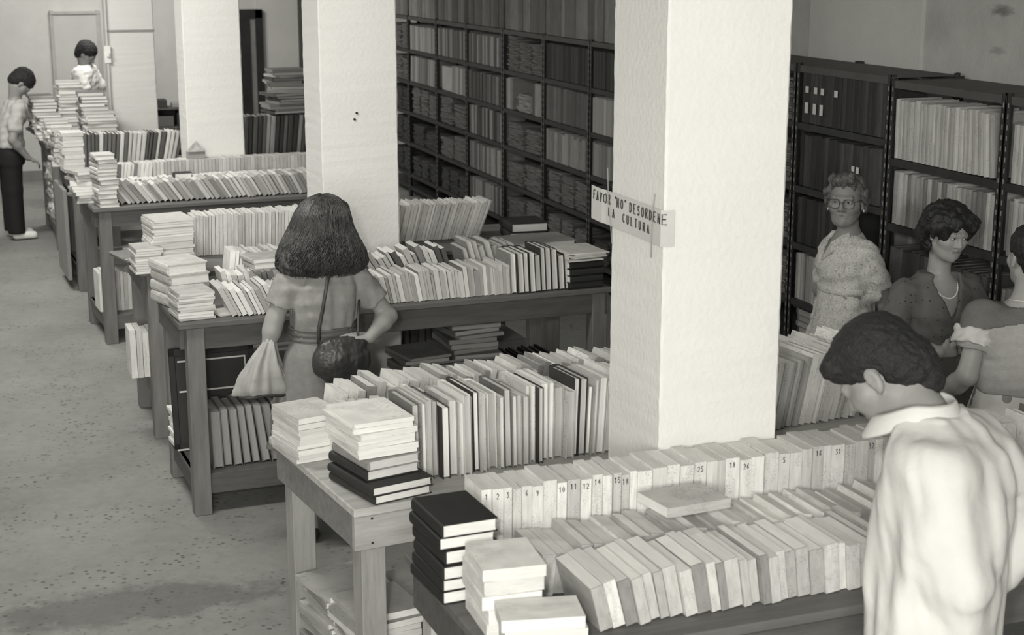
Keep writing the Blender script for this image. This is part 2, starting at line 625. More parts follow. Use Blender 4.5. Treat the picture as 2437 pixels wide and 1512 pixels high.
def row(tab, u0, u1, v, kind, H, D, T, lean, tones, where, group, styles=('soft',), z=0.945, rev=False, hj=0.06, vj=0.01, pg=(0.6, 0.8), leanfn=None, vend=None, tilt=0.0, cat=None, maxn=99):
    """upright books side by side along a table-local line from u0 to u1, front faces at depth v"""
    tm = tab.matrix_world if tab is not None else Matrix.Identity(4)
    u = u0
    n = 0
    out = []
    while u < u1 and n < maxn:
        t = rnd.uniform(*T)
        f = (u - u0) / max(1e-6, u1 - u0)
        a = R(leanfn(f) if leanfn else lean) + R(jit(0.35))
        h = H * (1 + jit(hj))
        d = D * (1 + jit(0.08))
        st = rnd.choice(styles)
        g = min(0.85, pick(tones))
        w = t / max(0.35, math.cos(a))
        if n == 0:
            u += w / 2
            pa, pw, ph, pt = a, w, h, t
        else:
            # the next foot stands clear of the previous book, also where their tops lean together
            if u + pw / 2 + w > u1 + 0.012:
                break
            u += pw / 2 + w / 2 + 0.0016 + max(0.0, math.sin(pa - a)) * min(h, ph) * 1.05 + abs(abs(math.sin(a)) * t - abs(math.sin(pa)) * pt) / 2 * abs(math.tan(a))
            pa, pw, ph, pt = a, w, h, t
        vv = v + (0 if vend is None else (vend - v) * f) + jit(vj)
        # rotate about the touching bottom edge
        lift = abs(math.sin(a)) * t / 2
        M = Matrix.Translation((u, vv, z + lift + 0.0012)) @ Matrix.Rotation(a, 4, 'Y') @ Matrix.Rotation(R(tilt), 4, 'X') @ Matrix.Rotation(R(jit(0.12)), 4, 'Z')
        if rev:
            M = M @ Matrix.Translation((0, d, 0)) @ Matrix.Rotation(math.pi, 4, 'Z')
        n += 1
        lab = wl(f'{tonename(g)} {kind.replace("_", " ")}, {ordinal(n)} from left {where}')
        out.append(book(kind, st, t, d, h, tm @ M, g, lab, cat or kind.replace('_', ' '), group, rnd.uniform(*pg)))
    return out


def stack(tab, u, v, kind, n, L, W, T, tones, where, group, rot=0.0, z=0.945, style='soft', jr=4.0, joff=0.008, pg=(0.62, 0.8), spine='left', shrink=0.0, dx=0.0, cat=None, pick_fn=None):
    """books lying flat in a pile centred on (u,v); L along table x, W along depth"""
    tm = tab.matrix_world if tab is not None else Matrix.Identity(4)
    out = []
    z += 0.0012
    for i in range(n):
        t = rnd.uniform(*T)
        k = 1 - shrink * i / max(1, n)
        l, w = L * k * (1 + jit(0.03)), W * k * (1 + jit(0.03))
        g = pick_fn(i) if pick_fn else min(0.85, pick(tones))
        ca = R(rot + jit(jr))
        # book x(thickness)->z up ; y(depth, spine at 0)-> +x ; z(height)-> +y
        base = Matrix(((0, 1, 0, -l / 2), (0, 0, 1, -w / 2), (1, 0, 0, t / 2), (0, 0, 0, 1)))
        if spine == 'front':
            base = Matrix.Rotation(R(90), 4, 'Z') @ Matrix(((0, 1, 0, -w / 2), (0, 0, 1, -l / 2), (1, 0, 0, t / 2), (0, 0, 0, 1)))
            dd, hh = w, l
        elif spine == 'right':
            base = Matrix.Rotation(math.pi, 4, 'Z') @ base
            dd, hh = l, w
        else:
            dd, hh = l, w
        M = Matrix.Translation((u + dx * i + jit(joff), v + jit(joff), z)) @ Matrix.Rotation(ca, 4, 'Z') @ base
        pos = 'bottom' if i == 0 else 'top' if i == n - 1 else None
        if pos:
            lab = wl(f'{tonename(g)} {kind.replace("_", " ")}, {"lowest" if pos == "bottom" else "topmost"} in the {where}')
        else:
            lab = wl(f'{tonename(g)} {kind.replace("_", " ")}, {ordinal(i + 1)} up in the {where}')
        out.append(book(kind, style, t, dd, hh, tm @ M, g, lab, cat or kind.replace('_', ' '), group, rnd.uniform(*pg)))
        z += t + 0.0004
    return out, z


bpy.context.view_layer.update()
PALE = (0.5, 0.58, 0.66, 0.72, 0.62, 0.4)
MIX = (0.2, 0.3, 0.42, 0.55, 0.66, 0.12, 0.6)
BR = (0.62, 0.7, 0.76, 0.55, 0.68)
T1, T2, T3, T4, T5, T6, T7 = (TAB[k] for k in ('one', 'two', 'three', 'four', 'five', 'six', 'seven'))

# --- table one
rear = row(T1, 0.165, 1.95, 0.585, 'paperback', 0.225, 0.15, (0.022, 0.046), 0.5, BR, 'in the numbered rear row on the nearest table', 'numbered paperbacks, rear row of the nearest table', ('soft',), hj=0.03, vj=0.004)
row(T1, 1.97, 2.5, 0.56, 'hardback', 0.22, 0.16, (0.02, 0.035), 8, MIX, 'at the rear right end of the nearest table', 'books at the right end of the nearest table', ('hard',), hj=0.1)
row(T1, 0.235, 1.5, 0.35, 'novel', 0.115, 0.2, (0.026, 0.05), 10, PALE, 'in the middle row on the nearest table', 'novels in the middle row of the nearest table', ('soft',), hj=0.1, leanfn=lambda f: 6 + 14 * f)
row(T1, 0.30, 1.18, 0.10, 'paperback', 0.13, 0.225, (0.02, 0.042), -6, PALE + (0.3,), 'in the front row on the nearest table', 'paperbacks, front row of the nearest table', ('soft',), hj=0.08, leanfn=lambda f: -14 + 12 * f)
row(T1, 1.3, 2.4, 0.08, 'novel', 0.12, 0.2, (0.02, 0.04), 12, PALE, 'at the front right of the nearest table', 'novels at the front right of the nearest table', ('soft',))
stack(T1, 0.06, 0.50, 'ledger', 6, 0.155, 0.225, (0.033, 0.04), (0.02,), 'black pile at the left of the nearest table', 'black ledgers in a pile', 3, style='hard', jr=2.0, pg=(0.72, 0.82))
stack(T1, 0.105, 0.25, 'notebook', 5, 0.16, 0.19, (0.03, 0.04), (0.7, 0.76), 'whitish pile before the black ledgers', 'whitish notebooks piled on the nearest table', -4, style='soft', jr=3)
stack(T1, 0.13, 0.07, 'notebook', 3, 0.2, 0.13, (0.03, 0.036), (0.68, 0.74), 'low pile at the left front corner of the nearest table', 'whitish notebooks at the near corner', -12, style='soft', jr=4)
tm = T1.matrix_world
book('novel', 'soft', 0.028, 0.15, 0.21, tm @ Matrix.Translation((0.62, 0.36, 1.125)) @ Matrix.Rotation(R(92), 4, 'Y') @ Matrix.Rotation(R(-8), 4, 'X'), 0.5,
     'grey novel lying flat across the middle row of the nearest table', 'novel', 'novels lying on the middle row')
stack(T1, 2.15, 0.42, 'hardback', 4, 0.16, 0.22, (0.03, 0.045), (0.03, 0.05, 0.3), 'dark pile at the right end of the nearest table', 'dark hardbacks piled at the right end', 5, style='hard')

# --- table two
row(T2, 0.265, 1.25, 0.15, 'hardback', 0.255, 0.2, (0.013, 0.034), 2, (0.62, 0.7, 0.3, 0.15, 0.05, 0.55, 0.4, 0.68), 'in the tall front row on the second table', 'tall hardbacks, front row of the second table', ('hard',), hj=0.08, vj=0.015, rev=True, pg=(0.42, 0.84), leanfn=lambda f: -1 + 13 * max(0, f - 0.35))
row(T2, 1.25, 2.0, 0.10, 'hardback', 0.25, 0.2, (0.016, 0.034), 9, (0.6, 0.66, 0.5, 0.35), 'in the row right of the sign pillar', 'hardbacks right of the sign pillar', ('hard', 'soft'), hj=0.05, rev=False, leanfn=lambda f: 4 + 14 * f)
row(T2, 0.1, 1.3, 0.37, 'paperback', 0.185, 0.17, (0.018, 0.036), 12, MIX + BR, 'in the middle row on the second table', 'paperbacks, middle row of the second table', ('soft', 'soft', 'hard'), hj=0.06, leanfn=lambda f: 5 + 14 * f)
row(T2, 0.16, 1.35, 0.60, 'paperback', 0.2, 0.17, (0.02, 0.04), 18, PALE + (0.2, 0.3), 'in the rear row on the second table', 'paperbacks, rear row of the second table', ('soft', 'soft'), hj=0.06, leanfn=lambda f: 8 + 16 * f)
row(T2, 1.4, 2.2, 0.42, 'paperback', 0.2, 0.2, (0.02, 0.04), 20, PALE, 'behind the row right of the sign pillar', 'paperbacks behind the row right of the sign pillar', ('soft',))
stack(T2, 0.065, 0.6, 'booklet', 9, 0.165, 0.22, (0.013, 0.02), (0.6, 0.68, 0.56), 'soft pile at the back left corner of the second table', 'booklets piled at the back corner of the second table', 4, style='soft', jr=3)
o1, zz = stack(T2, 0.155, 0.17, 'atlas', 2, 0.21, 0.29, (0.026, 0.03), (0.03, 0.035), 'mixed pile at the corner of the second table', 'mixed pile at the corner of the second table', 6, style='hard', jr=2, pg=(0.78, 0.84), spine='left')
o2, zz = stack(T2, 0.155, 0.2, 'hardback', 2, 0.185, 0.25, (0.03, 0.036), (0.3, 0.04), 'middle of the corner pile on the second table', 'mixed pile at the corner of the second table', 4, z=zz, style='hard', jr=3)
stack(T2, 0.14, 0.21, 'booklet', 7, 0.2, 0.25, (0.012, 0.02), (0.84,), 'white top part of the corner pile on the second table', 'mixed pile at the corner of the second table', 3, z=zz, style='soft', jr=4, pg=(0.84, 0.85), joff=0.01)
# under table two
stack(T2, 0.16, 0.545, 'catalogue', 13, 0.22, 0.25, (0.016, 0.028), (0.26, 0.34, 0.4), 'rear left pile on the low shelf of the second table', 'catalogues under the second table', 3, z=0.2, style='soft', jr=7, joff=0.015)
stack(T2, 0.17, 0.28, 'catalogue', 14, 0.23, 0.235, (0.016, 0.026), (0.3, 0.38, 0.6), 'middle left pile on the low shelf of the second table', 'catalogues under the second table', 2, z=0.2, style='soft', jr=7, joff=0.015)
stack(T2, 0.46, 0.45, 'catalogue', 10, 0.25, 0.3, (0.02, 0.03), (0.3, 0.38, 0.5), 'pile right of the front leg under the second table', 'catalogues under the second table', -5, z=0.2, style='soft', jr=6)
stack(T2, 0.75, 0.5, 'catalogue', 8, 0.22, 0.3, (0.02, 0.03), (0.5, 0.6), 'second pile right of the front leg under the second table', 'catalogues under the second table', 8, z=0.2, style='soft', jr=6)

# --- table three
row(T3, 0.26, 1.66, 0.05, 'paperback', 0.14, 0.2, (0.012, 0.026), -18, (0.4, 0.5, 0.62, 0.66, 0.3, 0.2, 0.58), 'in the front row facing the woman with the bag', 'paperbacks, front row of the third table', ('soft',), hj=0.1, leanfn=lambda f: -26 + 24 * f, rev=True, pg=(0.32, 0.78))
row(T3, 0.95, 1.46, 0.30, 'novel', 0.22, 0.15, (0.014, 0.028), -28, (0.35, 0.5, 0.6, 0.2, 0.55, 0.1), 'in the second row beyond the bag woman', 'novels, second row of the third table', ('soft',), hj=0.1, leanfn=lambda f: -38 + 22 * f)
row(T3, 0.30, 0.9, 0.34, 'novel', 0.15, 0.15, (0.02, 0.03), -20, (0.6, 0.5, 0.7, 0.3), 'in the short second row left of the bag woman', 'novels left of the woman with the bag', ('soft',), hj=0.1, leanfn=lambda f: -12)
row(T3, 1.66, 1.98, 0.03, 'hardback', 0.2, 0.21, (0.024, 0.034), -3, (0.03, 0.04, 0.25, 0.05), 'among the dark upright books at the right of the third table', 'dark hardbacks at the right of the third table', ('hard',), rev=True, hj=0.12, pg=(0.6, 0.8))
row(T3, 1.56, 1.86, 0.34, 'hardback', 0.21, 0.18, (0.024, 0.034), -16, (0.2, 0.25, 0.35), 'behind the dark upright books on the third table', 'leaning hardbacks on the third table', ('hard',), rev=True, hj=0.1, pg=(0.4, 0.55))
row(T3, 0.34, 0.64, 0.555, 'catalogue', 0.21, 0.15, (0.014, 0.028), 14, (0.78, 0.75, 0.5, 0.4), 'among the white upright ones left of the bag woman', 'white catalogues standing on the third table', ('soft',), hj=0.06, leanfn=lambda f: 6 + 8 * f)
stack(T3, 0.27, 0.16, 'booklet', 2, 0.16, 0.12, (0.006, 0.008), (0.78,), 'white leaflets behind the front corner pile', 'white leaflets on the third table', 12, style='thin', jr=6)
stack(T3, 0.085, 0.15, 'booklet', 10, 0.17, 0.2, (0.012, 0.014), (0.45, 0.5), 'grey pile at the front left corner of the third table', 'booklets piled at the corner of the third table', 3, style='soft', jr=2)
stack(T3, 0.1, 0.48, 'hardback', 4, 0.2, 0.24, (0.045, 0.055), (0.5, 0.58, 0.64), 'slanting pile left of the bag woman', 'thick books piled on the third table', 14, style='hard', jr=5)
stack(T3, 0.5, 0.30, 'hardback', 2, 0.22, 0.16, (0.024, 0.03), (0.45, 0.4), 'flat pair lying left of the bag woman', 'books lying on the third table', 6, z=1.13, style='hard', jr=3)
stack(T3, 2.06, 0.14, 'bound_volume', 4, 0.19, 0.24, (0.032, 0.036), (0.03, 0.035), 'dark pile at the right end of the third table', 'dark volumes piled on the third table', 2, style='hard', jr=1.5, spine='front')
stack(T3, 2.06, 0.14, 'magazine', 6, 0.2, 0.26, (0.005, 0.009), (0.6, 0.7), 'loose sheaf topping the dark pile on the third table', 'magazines on the third table', 4, z=1.09, style='thin', jr=7, joff=0.015)
stack(T3, 1.98, 0.5, 'catalogue', 5, 0.36, 0.26, (0.035, 0.04), (0.22, 0.26), 'wide grey pile behind the dark uprights', 'wide catalogues on the third table', 2, style='hard', jr=2)
# lower shelf of table three
row(T3, 0.15, 0.5, 0.10, 'hardback', 0.29, 0.22, (0.032, 0.05), 0, (0.14, 0.2, 0.12), 'under the front of the third table', 'worn hardbacks on the low shelf of the third table', ('hard',), z=0.2, hj=0.02, rev=True, pg=(0.28, 0.34), leanfn=lambda f: -2 - 9 * f)
row(T3, 0.5, 1.1, 0.12, 'hardback', 0.3, 0.23, (0.02, 0.03), 0, (0.14, 0.05, 0.1), 'under the third table behind the bag woman', 'leaning hardbacks on the low shelf of the third table', ('hard',), z=0.2, hj=0.02, rev=True, pg=(0.3, 0.6), leanfn=lambda f: -12 - 9 * f)
stack(T3, 0.12, 0.52, 'magazine', 12, 0.18, 0.16, (0.012, 0.02), (0.8,), 'white pile behind the front leg under the third table', 'white magazines under the third table', 3, z=0.2, style='soft', jr=3, pg=(0.84, 0.85))
fr = empty('picture_frame', (0, 0, 0))
fr.matrix_world = T3.matrix_world @ Matrix.Translation((0.02, 0.40, 0.22)) @ Matrix.Rotation(R(-7), 4, 'X')
tag(fr, 'dark picture frame leaning behind the front leg of the third table', 'frame')
box('frame', [(0, 0, 0, 0.03, 0.02, 0.5), (0.39, 0, 0, 0.42, 0.02, 0.5), (0, 0, 0.46, 0.42, 0.02, 0.5), (0, 0, 0, 0.42, 0.02, 0.03)], M_DARKW, fr, 0.003)
box('inner_mount', [(0.03, 0.004, 0.03, 0.39, 0.016, 0.46)], surf('dark_mount', 0.04, 0.3), fr)
box('mount_line', [(0.04, 0.0, 0.43, 0.37, 0.004, 0.438), (0.37, 0.0, 0.28, 0.376, 0.004, 0.438), (0.04, 0.0, 0.28, 0.37, 0.004, 0.288)], surf('pale_line', 0.6), fr)
stack(T3, 0.62, 0.5, 'magazine', 18, 0.17, 0.24, (0.02, 0.026), (0.5, 0.3, 0.6), 'tall pile under the third table by the white bag', 'magazines under the third table', 5, z=0.2, style='soft', jr=9, joff=0.02)
for k_, (uu, vv, nn, ll) in enumerate(((1.3, 0.42, 22, 0.24), (1.56, 0.44, 24, 0.26))):
    stack(T3, uu, vv, 'newspaper', nn, ll, 0.3, (0.012, 0.03), (0.2, 0.3, 0.16), ('left' if k_ == 0 else 'right') + ' untidy pile right of the middle pillar under the third table', 'newspapers under the third table', 4, z=0.2, style='thin', jr=8, joff=0.02, pg=(0.3, 0.5))
stack(T3, 1.42, 0.2, 'newspaper', 9, 0.26, 0.2, (0.02, 0.03), (0.2, 0.24), 'front pile of rounded papers under the third table', 'newspapers under the third table', -12, z=0.2, style='soft', jr=10, joff=0.02, pg=(0.25, 0.3))
box_ = tag(box('crate', [(0, 0, 0, 0.36, 0.02, 0.28), (0, 0.36, 0, 0.36, 0.38, 0.28), (0, 0.02, 0, 0.02, 0.36, 0.28), (0.34, 0.02, 0, 0.36, 0.36, 0.28), (0.02, 0.02, 0, 0.34, 0.36, 0.02)], surf('black_crate', 0.02, 0.4), None, 0.003),
           'open black box of dark magazines under the right of the third table', 'crate')
box_.matrix_world = T3.matrix_world @ Matrix.Translation((1.70, 0.25, 0.201))
row(T3, 1.73, 1.98, 0.30, 'magazine', 0.31, 0.22, (0.012, 0.02), 22, (0.03, 0.05, 0.02), 'in the black box under the third table', 'dark magazines in the black box', ('thin',), z=0.225, hj=0.04, pg=(0.1, 0.5), leanfn=lambda f: 6 + 4 * f)

# --- table four (behind the middle pillar)
row(T4, 0.34, 2.04, 0.34, 'booklet', 0.225, 0.2, (0.009, 0.021), 0, (0.6, 0.68, 0.72, 0.52, 0.64), 'in the long booklet row behind the middle pillar', 'thin pale booklets behind the middle pillar', ('thin',), hj=0.035, leanfn=lambda f: 2 + 26 * max(0.0, f - 0.25))
stack(T4, 0.18, 0.17, 'booklet', 20, 0.22, 0.25, (0.012, 0.014), (0.64, 0.68), 'tall whitish block at the left of the fourth table', 'booklets in the tall whitish block', 5, style='soft', jr=2.5, joff=0.004)
stack(T4, 0.03, 0.42, 'notebook', 2, 0.2, 0.24, (0.012, 0.02), (0.3, 0.2), 'flat pair at the far left corner of the fourth table', 'notebooks on the fourth table', 12, style='hard', jr=4)
stack(T4, 0.04, 0.16 - 0.12, 'booklet', 10, 0.14, 0.2, (0.012, 0.014), (0.5, 0.56), 'low block beside the tall whitish one', 'booklets in the low block', 2, style='soft', jr=2)
big = stack(T4, 2.27, 0.2, 'atlas', 2, 0.22, 0.26, (0.05, 0.065), (0.03, 0.5), 'thick pair beside the leaning booklets', 'atlases at the end of the booklet row', -6, style='hard', jr=3, pg=(0.62, 0.66), z=0.95)
stack(T4, 0.19, 0.36, 'notebook', 9, 0.16, 0.2, (0.018, 0.022), (0.7, 0.5), 'pile on the low shelf of the fourth table', 'notebooks under the fourth table', 4, z=0.32, style='soft')
row(T4, -0.055, 0.10, 0.16, 'booklet', 0.26, 0.2, (0.03, 0.036), 0, (0.6, 0.4, 0.66), 'on the low shelf of the fourth table', 'booklets under the fourth table', ('soft',), z=0.32)
row(T4, 1.2, 2.1, 0.2, 'volume', 0.28, 0.2, (0.03, 0.05), 0, (0.12, 0.08), 'on the low shelf beyond the middle pillar', 'volumes under the fourth table', ('hard',), z=0.32)

# --- table five
row(T5, 0.2, 1.75, 0.08, 'volume', 0.16, 0.2, (0.018, 0.032), -30, (0.3, 0.5, 0.62, 0.25, 0.66, 0.4), 'in the leaning front row of the fifth table', 'leaning volumes, front row of the fifth table', ('hard', 'soft'), hj=0.08, leanfn=lambda f: -38 + 14 * f, rev=True, pg=(0.25, 0.75))
row(T5, 0.2, 1.6, 0.3, 'volume', 0.13, 0.18, (0.024, 0.04), 0, (0.25, 0.3, 0.36), 'in the low middle row of the fifth table', 'volumes, middle row of the fifth table', ('soft',), hj=0.04, leanfn=lambda f: -10)
row(T5, 0.14, 0.5, 0.66, 'novel', 0.2, 0.14, (0.016, 0.026), 8, (0.7, 0.6, 0.2, 0.72), 'in the white rear row of the fifth table', 'novels, rear row of the fifth table', ('soft',), hj=0.02)
row(T5, 0.5, 1.85, 0.66, 'novel', 0.205, 0.14, (0.02, 0.03), 1, (0.5, 0.56, 0.46, 0.6), 'in the even rear row under the third pillar', 'novels in front of the third pillar', ('soft',), hj=0.015, vj=0.002)
stack(T5, 0.1, 0.1, 'volume', 12, 0.13, 0.19, (0.022, 0.036), (0.6, 0.5, 0.68, 0.3), 'tall pile on the left end of the fifth table', 'volumes piled on the fifth table', 3, style='hard', jr=6, pg=(0.7, 0.8))
stack(T5, 0.0, 0.36, 'magazine', 10, 0.16, 0.22, (0.014, 0.03), (0.4, 0.2, 0.6), 'ragged pile at the back left of the fifth table', 'magazines piled on the fifth table', 3, style='soft', jr=14, joff=0.02)
stack(T5, 0.65, 0.24, 'hardback', 1, 0.12, 0.09, (0.045, 0.05), (0.04,), 'middle row of the fifth table, lying flat alone', 'small dark hardback on the fifth table', 0, z=1.075, style='hard', pg=(0.75, 0.8))
row(T5, 0.03, 0.28, 0.16, 'booklet', 0.27, 0.22, (0.02, 0.03), 0, (0.6, 0.45, 0.66), 'at the left of the low shelf of the fifth table', 'booklets under the fifth table', ('soft',), z=0.2)
stack(T5, 0.52, 0.3, 'magazine', 9, 0.26, 0.3, (0.03, 0.05), (0.1, 0.2, 0.4), 'loose pile under the fifth table', 'magazines under the fifth table', 8, z=0.25, style='thin', jr=24, joff=0.05)
# papers box in front of the third pillar
pb = tag(box('card_box', [(0, 0, 0, 0.17, 0.1, 0.09)], surf('grey_card', 0.3), None, 0.003), 'small grey card box before the third pillar', 'box')
pb.matrix_world = T5.matrix_world @ Matrix.Translation((0.79, 0.685, 1.152)) @ Matrix.Diagonal((0.75, 0.6, 0.6, 1))
bmx = bmesh.new()
vv_ = [bmx.verts.new(p) for p in ((0, 0, 0), (0.14, 0, 0), (0.12, 0.09, 0.005), (0.01, 0.08, 0.004), (0.07, 0.03, 0.075))]
for f_ in ((0, 1, 4), (1, 2, 4), (2, 3, 4), (3, 0, 4), (3, 2, 1, 0)):
    bmx.faces.new([vv_[i] for i in f_])
me_ = bpy.data.meshes.new('crumpled_paper')
bmx.to_mesh(me_)
bmx.free()
cp = tag(mk('crumpled_paper', me_, surf('crumpled_paper_grey', 0.4, 0.9, 0.3, 30)), 'peaked crumpled paper on the small grey card box', 'paper')
cp.matrix_world = T5.matrix_world @ Matrix.Translation((0.785, 0.67, 1.207))

# --- table six
row(T6, 0.13, 0.84, 0.03, 'bound_volume', 0.29, 0.2, (0.02, 0.038), 4, (0.12, 0.6, 0.16, 0.5, 0.1, 0.66, 0.14), 'in the striped row left of the third pillar', 'striped row of volumes left of the third pillar', ('hard',), hj=0.03, leanfn=lambda f: 2 + 12 * f)
row(T6, 1.25, 2.1, 0.50, 'bound_volume', 0.33, 0.22, (0.03, 0.045), 5, (0.1, 0.14, 0.2, 0.08, 0.5), 'in the dark row right of the third pillar', 'dark volumes right of the third pillar', ('hard',), hj=0.02, leanfn=lambda f: 3 + 4 * f)
stack(T6, 0.06, 0.14, 'notebook', 11, 0.16, 0.22, (0.024, 0.034), (0.6, 0.66, 0.7), 'white pile at the left end of the sixth table', 'notebooks on the sixth table', 3, style='soft', jr=4)
stack(T6, 0.03, 0.5, 'hardback', 8, 0.16, 0.22, (0.03, 0.05), (0.1, 0.5, 0.3, 0.6), 'dark-edged pile at the back left of the sixth table', 'hardbacks piled on the sixth table', 3, style='hard', jr=9)
stack(T6, 1.9, 0.62, 'newspaper', 16, 0.3, 0.28, (0.016, 0.03), (0.12, 0.3, 0.5, 0.08), 'ragged heap right of the dark far door', 'newspapers heaped right of the far door', 4, z=1.29, style='thin', jr=18, joff=0.04, pg=(0.2, 0.6))
# --- table seven and beyond
for k_, (uu, vv, nn, ll, ww, tt, desc) in enumerate((
        (0.1, 0.14, 7, 0.2, 0.26, (0.3, 0.5, 0.6), 'nearest pile on the farthest table'),
        (0.50, 0.16, 9, 0.26, 0.24, (0.6, 0.66, 0.7), 'white pile with dark tabs on the farthest table'),
        (0.46, 0.46, 14, 0.24, 0.24, (0.2, 0.45, 0.15), 'tallest striped pile on the farthest table'),
        (0.30, 0.90, 17, 0.22, 0.24, (0.5, 0.6, 0.3, 0.66), 'highest pile before the far man in white'),
        (0.07, 0.55, 8, 0.22, 0.24, (0.4, 0.5, 0.66), 'low pile at the middle of the farthest table'),
        (0.06, 0.95, 11, 0.22, 0.24, (0.3, 0.15, 0.5), 'grey pile at the aisle side of the farthest table'),
        (0.05, 1.3, 13, 0.22, 0.24, (0.2, 0.5, 0.12), 'dark pile near the head of the bending man'),
        (0.36, 1.32, 8, 0.24, 0.24, (0.4, 0.2), 'far pile at the back of the farthest table'))):
    stack(T7, uu, vv, 'hardback', nn, ll, ww, (0.022, 0.036), tt, desc, 'hardbacks on the farthest table', 3, style='hard', jr=7, joff=0.015)
stack(T7, 0.14, 0.3, 'magazine', 18, 0.2, 0.3, (0.02, 0.036), (0.5, 0.2, 0.6), 'pile on the low shelf of the farthest table', 'magazines under the farthest table', 3, z=0.2, style='soft', jr=9)
stack(T7, 0.14, 0.8, 'magazine', 17, 0.2, 0.3, (0.02, 0.036), (0.5, 0.3, 0.6), 'second pile on the low shelf of the farthest table', 'magazines under the farthest table', 3, z=0.2, style='soft', jr=9)
pn = tag(box('side_panel', [(0, 0, 0, 0.03, 0.62, 0.72)], surf('grey_board', 0.25, 0.7, 0.1), None, 0.002), 'grey board closing the end of the sixth table', 'board')
pn.matrix_world = T6.matrix_world @ Matrix.Translation((-0.03, 0.1, 0.08))
# ------------------------------------------------------------------ steel shelving along the right wall
def shelving(key, ylo, yhi, levels, label, top=True, depth=0.42, back=False):
    """unit whose front faces the aisle; local x runs towards the camera, local y into the wall"""
    t = empty('shelving_unit', (4.5, yhi, 0), R(-90))
    tag(t, label, 'shelving unit', 'dark steel shelving units along the right wall')
    w = yhi - ylo
    H = max(levels)
    for lx in (0.004, w - 0.034):
        for ly in (0.0, depth - 0.004):
            b = [(lx, ly, 0, lx + 0.03, ly + 0.004, H + 0.012), (lx if lx < 0.1 else lx + 0.026, ly, 0, (lx if lx < 0.1 else lx + 0.026) + 0.004, ly + (0.036 if ly < 0.1 else -0.032), H + 0.012)]
            up = box('upright', b, M_STEEL, t)
            sl = [(lx + 0.012, ly - 0.0012, z / 100, lx + 0.019, ly, z / 100 + 0.022) for z in range(6, int(H * 100) - 3, 5)]
            box('slots', sl, M_SLOT, up)['kind'] = 'stuff'
    for i, z in enumerate(levels):
        m = M_STEELT if z == H else M_STEEL
        box('shelf', [(0.003, 0.004, z - 0.004, w - 0.003, depth - 0.006, z), (0.003, 0.002, z - 0.038, w - 0.003, 0.005, z), (0.003, depth - 0.01, z - 0.038, w - 0.003, depth - 0.006, z)], m, t)
    bpy.context.view_layer.update()
    TAB['s' + key] = t
    return t


LV = [0.12, 0.26, 0.60, 0.93, 1.26, 1.60, 1.95]
RL = [0.1, 0.42, 0.80, 1.225, 1.565, 1.965]
GL = [0.1, 0.38, 0.62, 0.955, 1.29, 1.655, 1.98]
YB = [5.07, 6.04, 7.0, 7.98, 9.03, 10.1, 11.16, 12.19, 13.23, 14.31, 15.33, 16.4, 17.4]
names = ['unit at the right edge with light volumes', 'unit of light volumes behind the short-haired woman', 'unit of dark volumes behind the woman in glasses',
         'unit hidden by the nearest pillar, nearer half', 'unit hidden by the nearest pillar, farther half', 'unit just left of the nearest pillar', 'unit with black volumes on its top shelf',
         'unit second from the black-volume one, packed with magazines', 'unit with dark and light upright books throughout', 'unit with dark books above magazine piles',
         'unit with light books above magazine piles', 'farthest unit beside the middle pillar']
S = []
for i in range(12):
    lv = RL if i < 2 else GL if i < 4 else LV
    S.append(shelving('%d' % i, YB[i], YB[i + 1], lv, 'dark steel shelving ' + names[i]))

DK = (0.03, 0.045, 0.035, 0.06)
LT = (0.36, 0.42, 0.3, 0.5)
MD = (0.16, 0.22, 0.12, 0.3)


def srow(i, lvl, T, H, tones, lean, where, u0=0.045, u1=None, D=0.23, style=('hard',), z=None, hj=0.02, leanfn=None, v=0.02, kind='bound_volume'):
    global STUFF_ON
    STUFF_ON = i in (5, 9, 10, 11)
    if i >= 5:
        kind = 'shelved_book'
    s = S[i]
    w = YB[i + 1] - YB[i]
    lv = RL if i < 2 else GL if i < 4 else LV
    zz_ = lv[lvl] + 0.001 if z is None else z
    r_ = row(s, u0, (w - 0.06) if u1 is None else u1, v, kind, H, D, T, lean, tones, where, 'volumes ' + where, style, z=zz_, hj=hj, vj=0.004, leanfn=leanfn, pg=(0.25, 0.45))
    STUFF_ON = False
    return r_


def pile_mesh(w, d, h, tmin, tmax, jx, seed):
    r = random.Random(seed)
    bxs = []
    z = 0
    while z < h:
        t = r.uniform(tmin, tmax)
        ww, dd = w * r.uniform(0.82, 1.0), d * r.uniform(0.85, 1.0)
        ox, oy = r.uniform(-jx, jx), r.uniform(-jx, jx)
        bxs.append((ox - ww / 2, oy, z, ox + ww / 2, oy + dd, z + t * 0.86, r.uniform(-0.06, 0.06)))
        z += t
    return boxes_mesh('magazine_pile', bxs)


M_PILE = {}
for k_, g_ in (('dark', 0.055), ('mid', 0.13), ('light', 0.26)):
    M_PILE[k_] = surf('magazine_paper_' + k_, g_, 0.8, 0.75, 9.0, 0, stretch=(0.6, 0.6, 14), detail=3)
LEVN = {6: 'top board', 5: 'highest shelf', 4: 'second highest shelf', 3: 'third highest shelf', 2: 'fourth highest shelf', 1: 'lowest shelf'}
short = ['right edge unit', 'short-haired woman unit', 'glasses woman unit', 'hidden near unit', 'hidden far unit', 'pillar-side unit', 'black-volume unit', 'magazine unit',
         'upright-book unit', 'fourth unit behind black volumes', 'fifth unit behind black volumes', 'farthest unit']


